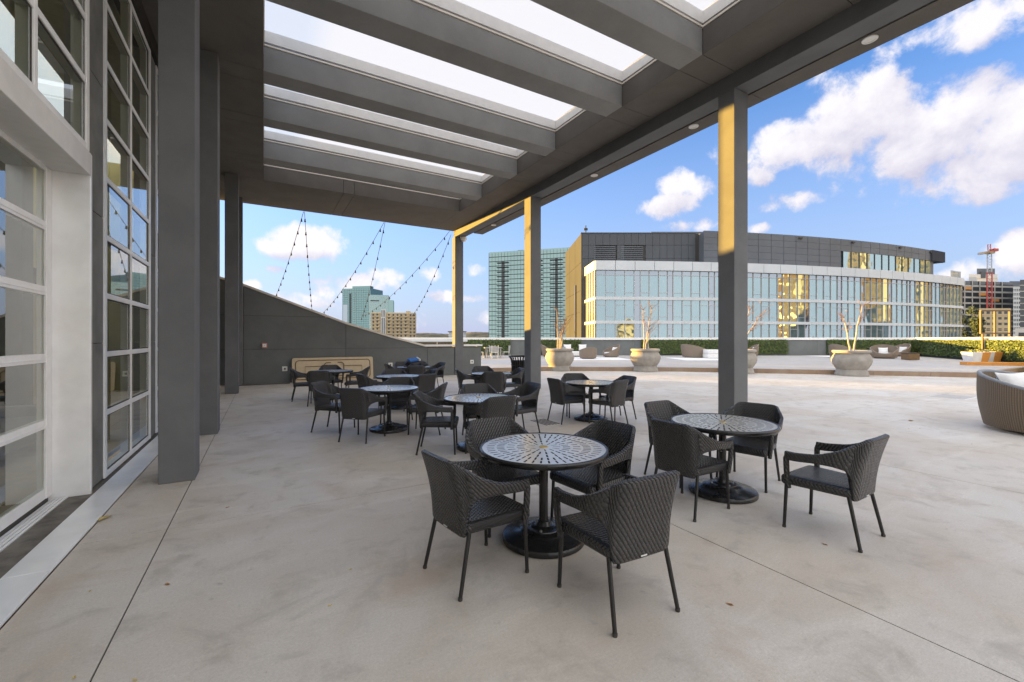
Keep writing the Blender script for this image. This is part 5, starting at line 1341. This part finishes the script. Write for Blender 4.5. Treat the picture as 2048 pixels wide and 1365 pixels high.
MB().box((1995 - 1979) * kc - 1, .5, cz(502), (1995 - 1979) * kc + 1.2, 2.8, cz(497)).build('counterweight', M['crane_red'], cr)

# towers behind the camera that the curved hotel glass mirrors
def mirrored(u, dist, w, h, label, m, strip=None, seed=0):
    r = (u - U0) / F_PX; best = min((abs(arc(t_a + (t_b - t_a) * k / 400)[0] / arc(t_a + (t_b - t_a) * k / 400)[1] - r), t_a + (t_b - t_a) * k / 400) for k in range(401))[1]
    l, d = arc(best); n = Vector((sin(best), -cos(best))); v = Vector((l, d)).normalized(); rf = v - 2 * v.dot(n) * n
    q = Vector((l, d)) + rf * dist; c = W(q.x, q.y, GZ); e = empty('tower', tuple(c)); tag(e, label, 'building'); fc = W(l, d, 0) - Vector((c.x, c.y, 0)); ang = atan2(fc.y, fc.x) - pi / 2
    e.rotation_euler = (0, 0, ang); z1 = h - GZ
    MB().box(-w / 2, -12, 0, w / 2, 12, z1).build('walls', m, e); ms = MB(); z = z1 - 3.4
    while z > 4: ms.box(-w / 2 - .2, -12.2, z, w / 2 + .2, 12.2, z + .7); z -= 3.4
    o = ms.build('floor_edges', M['mirror_pale'], e); o['kind'] = 'stuff'; ms = MB(); s = -w / 2
    while s < w / 2: ms.box(s, 12.01, 0, s + .5, 12.5, z1); s += 3.6
    o = ms.build('piers', M['mirror_pale'], e); o['kind'] = 'stuff'; ms = MB(); z = z1 - 3.0
    while z > 20:
        s = -w / 2 + .9
        while s < w / 2 - 1.6: ms.box(s, 12.005, z, s + 1.7, 12.06, z + 1.6); s += 3.6
        z -= 3.4
    if ms.v: o = ms.build('windows', M['win_dark'], e); o['kind'] = 'stuff'
    if strip: MB().box(w * strip - 1.6, 12.6, 0, w * strip + 1.6, 13.2, z1 + 2).build('pale_shaft', M['bldg_white'], e)
M['mirror_tan'] = simple('tan far cladding', (.22, .17, .12), .9, var=.2, scale=.05, spec=.0)
M['mirror_pale'] = simple('pale far cladding', (.26, .23, .19), .9, var=.2, scale=.05, spec=.0)
mirrored(1590, 150, 17, 95, 'tall tan tower behind the terrace, mirrored in the left of the hotel glass', M['mirror_tan'], .1)
mirrored(1755, 150, 17, 95, 'tall beige tower behind the terrace, mirrored at the middle of the hotel glass', M['mirror_tan'], .3)
mirrored(1850, 170, 12, 95, 'slim pale tower behind the terrace, mirrored at the right of the hotel glass', M['mirror_pale'], -.2)
mirrored(1905, 190, 26, 80, 'grey tower behind the terrace, mirrored at the right end of the hotel glass', M['hotel_panel_b'])
mirrored(1255, 150, 9, 10, 'low sunlit block behind the terrace, mirrored at the left of the hotel glass', M['bldg_white'])

# ================================================================== LITTER ON THE FLOOR
rnd = random.Random(17)
lm = []
for k in range(3):
    s = .03 + .012 * k; m_ = MB(); vs = [(-s, 0, .006), (-s * .4, s * .42, .016), (s * .5, s * .36, .008), (s, 0, .015), (s * .5, -s * .36, .007), (-s * .4, -s * .42, .012), (0, 0, .003)]
    lm.append(m_.add(vs, [(i, (i + 1) % 6, 6) for i in range(6)]).mesh('fallen_leaf', M['floor_leaf'] if k != 1 else M['dry_leaf']))
LV = [(1822, 842, 2), (1818, 858, 0), (1840, 858, 0), (1592, 881, 0), (1944, 889, 0), (1577, 821, 1), (205, 1040, 2), (455, 1016, 1), (660, 1212, 0), (270, 1362, 0), (180, 1184, 0), (1650, 1090, 1), (700, 1140, 0), (1460, 1210, 1), (148, 1357, 0), (335, 1170, 1)]
LL = ['yellow leaf on the floor between the lone chair and the round wicker daybed', 'pale leaf just below the yellow leaf near the round wicker daybed, left one of two', 'pale leaf just below the yellow leaf near the round wicker daybed, right one of two',
      'pale leaf behind the pulled-out lone chair', 'pale leaf near the foot of the round wicker daybed', 'brown leaf right of the tallest sunlit column', 'yellow leaf against the metal threshold plate at the left', 'brown leaf lying left of the closest table, near the floor joints',
      'pale leaf on the floor left of the nearest armchair, near the bottom', 'pale leaf at the bottom edge of the picture, right of the floor joint', 'pale leaf left of the long floor joint in the lower left', 'brown leaf under the front of the lone chair', 'pale leaf on bare floor left of the closest chairs',
      'brown leaf on bare floor right of the nearest armchair', 'pale leaf in the bottom left corner, left of the joint', 'brown leaf on the floor slab right of the long joint in the lower left']
for k, (u, v, i) in enumerate(LV):
    o = link('fallen_leaf', lm[i]); p = G(u, v); o.location = p; o.rotation_euler = (0, 0, rnd.uniform(0, 6)); s = 1.5 if i == 2 else .5; o.scale = (s, s, s)
    tag(o, LL[k], 'leaf', {0: 'small pale leaves on the floor', 1: 'small brown leaves on the floor', 2: 'larger yellow leaves on the floor'}[i])
m_ = MB()
for k in range(700):
    x, y = rnd.uniform(-1.2, 9), rnd.uniform(.8, 9); s = rnd.uniform(.002, .006); a = rnd.uniform(0, 6)
    m_.add([(x + s * cos(a), y + s * sin(a), .001), (x - s * sin(a), y + s * cos(a) * .6, .001), (x - s * cos(a), y - s * sin(a), .002 + s * .5)], [(0, 1, 2)])
o = m_.build('debris', M['floor_leaf'], fix=False); tag(o, 'tiny crumbs and grit scattered over the concrete floor', 'debris', kind='stuff')
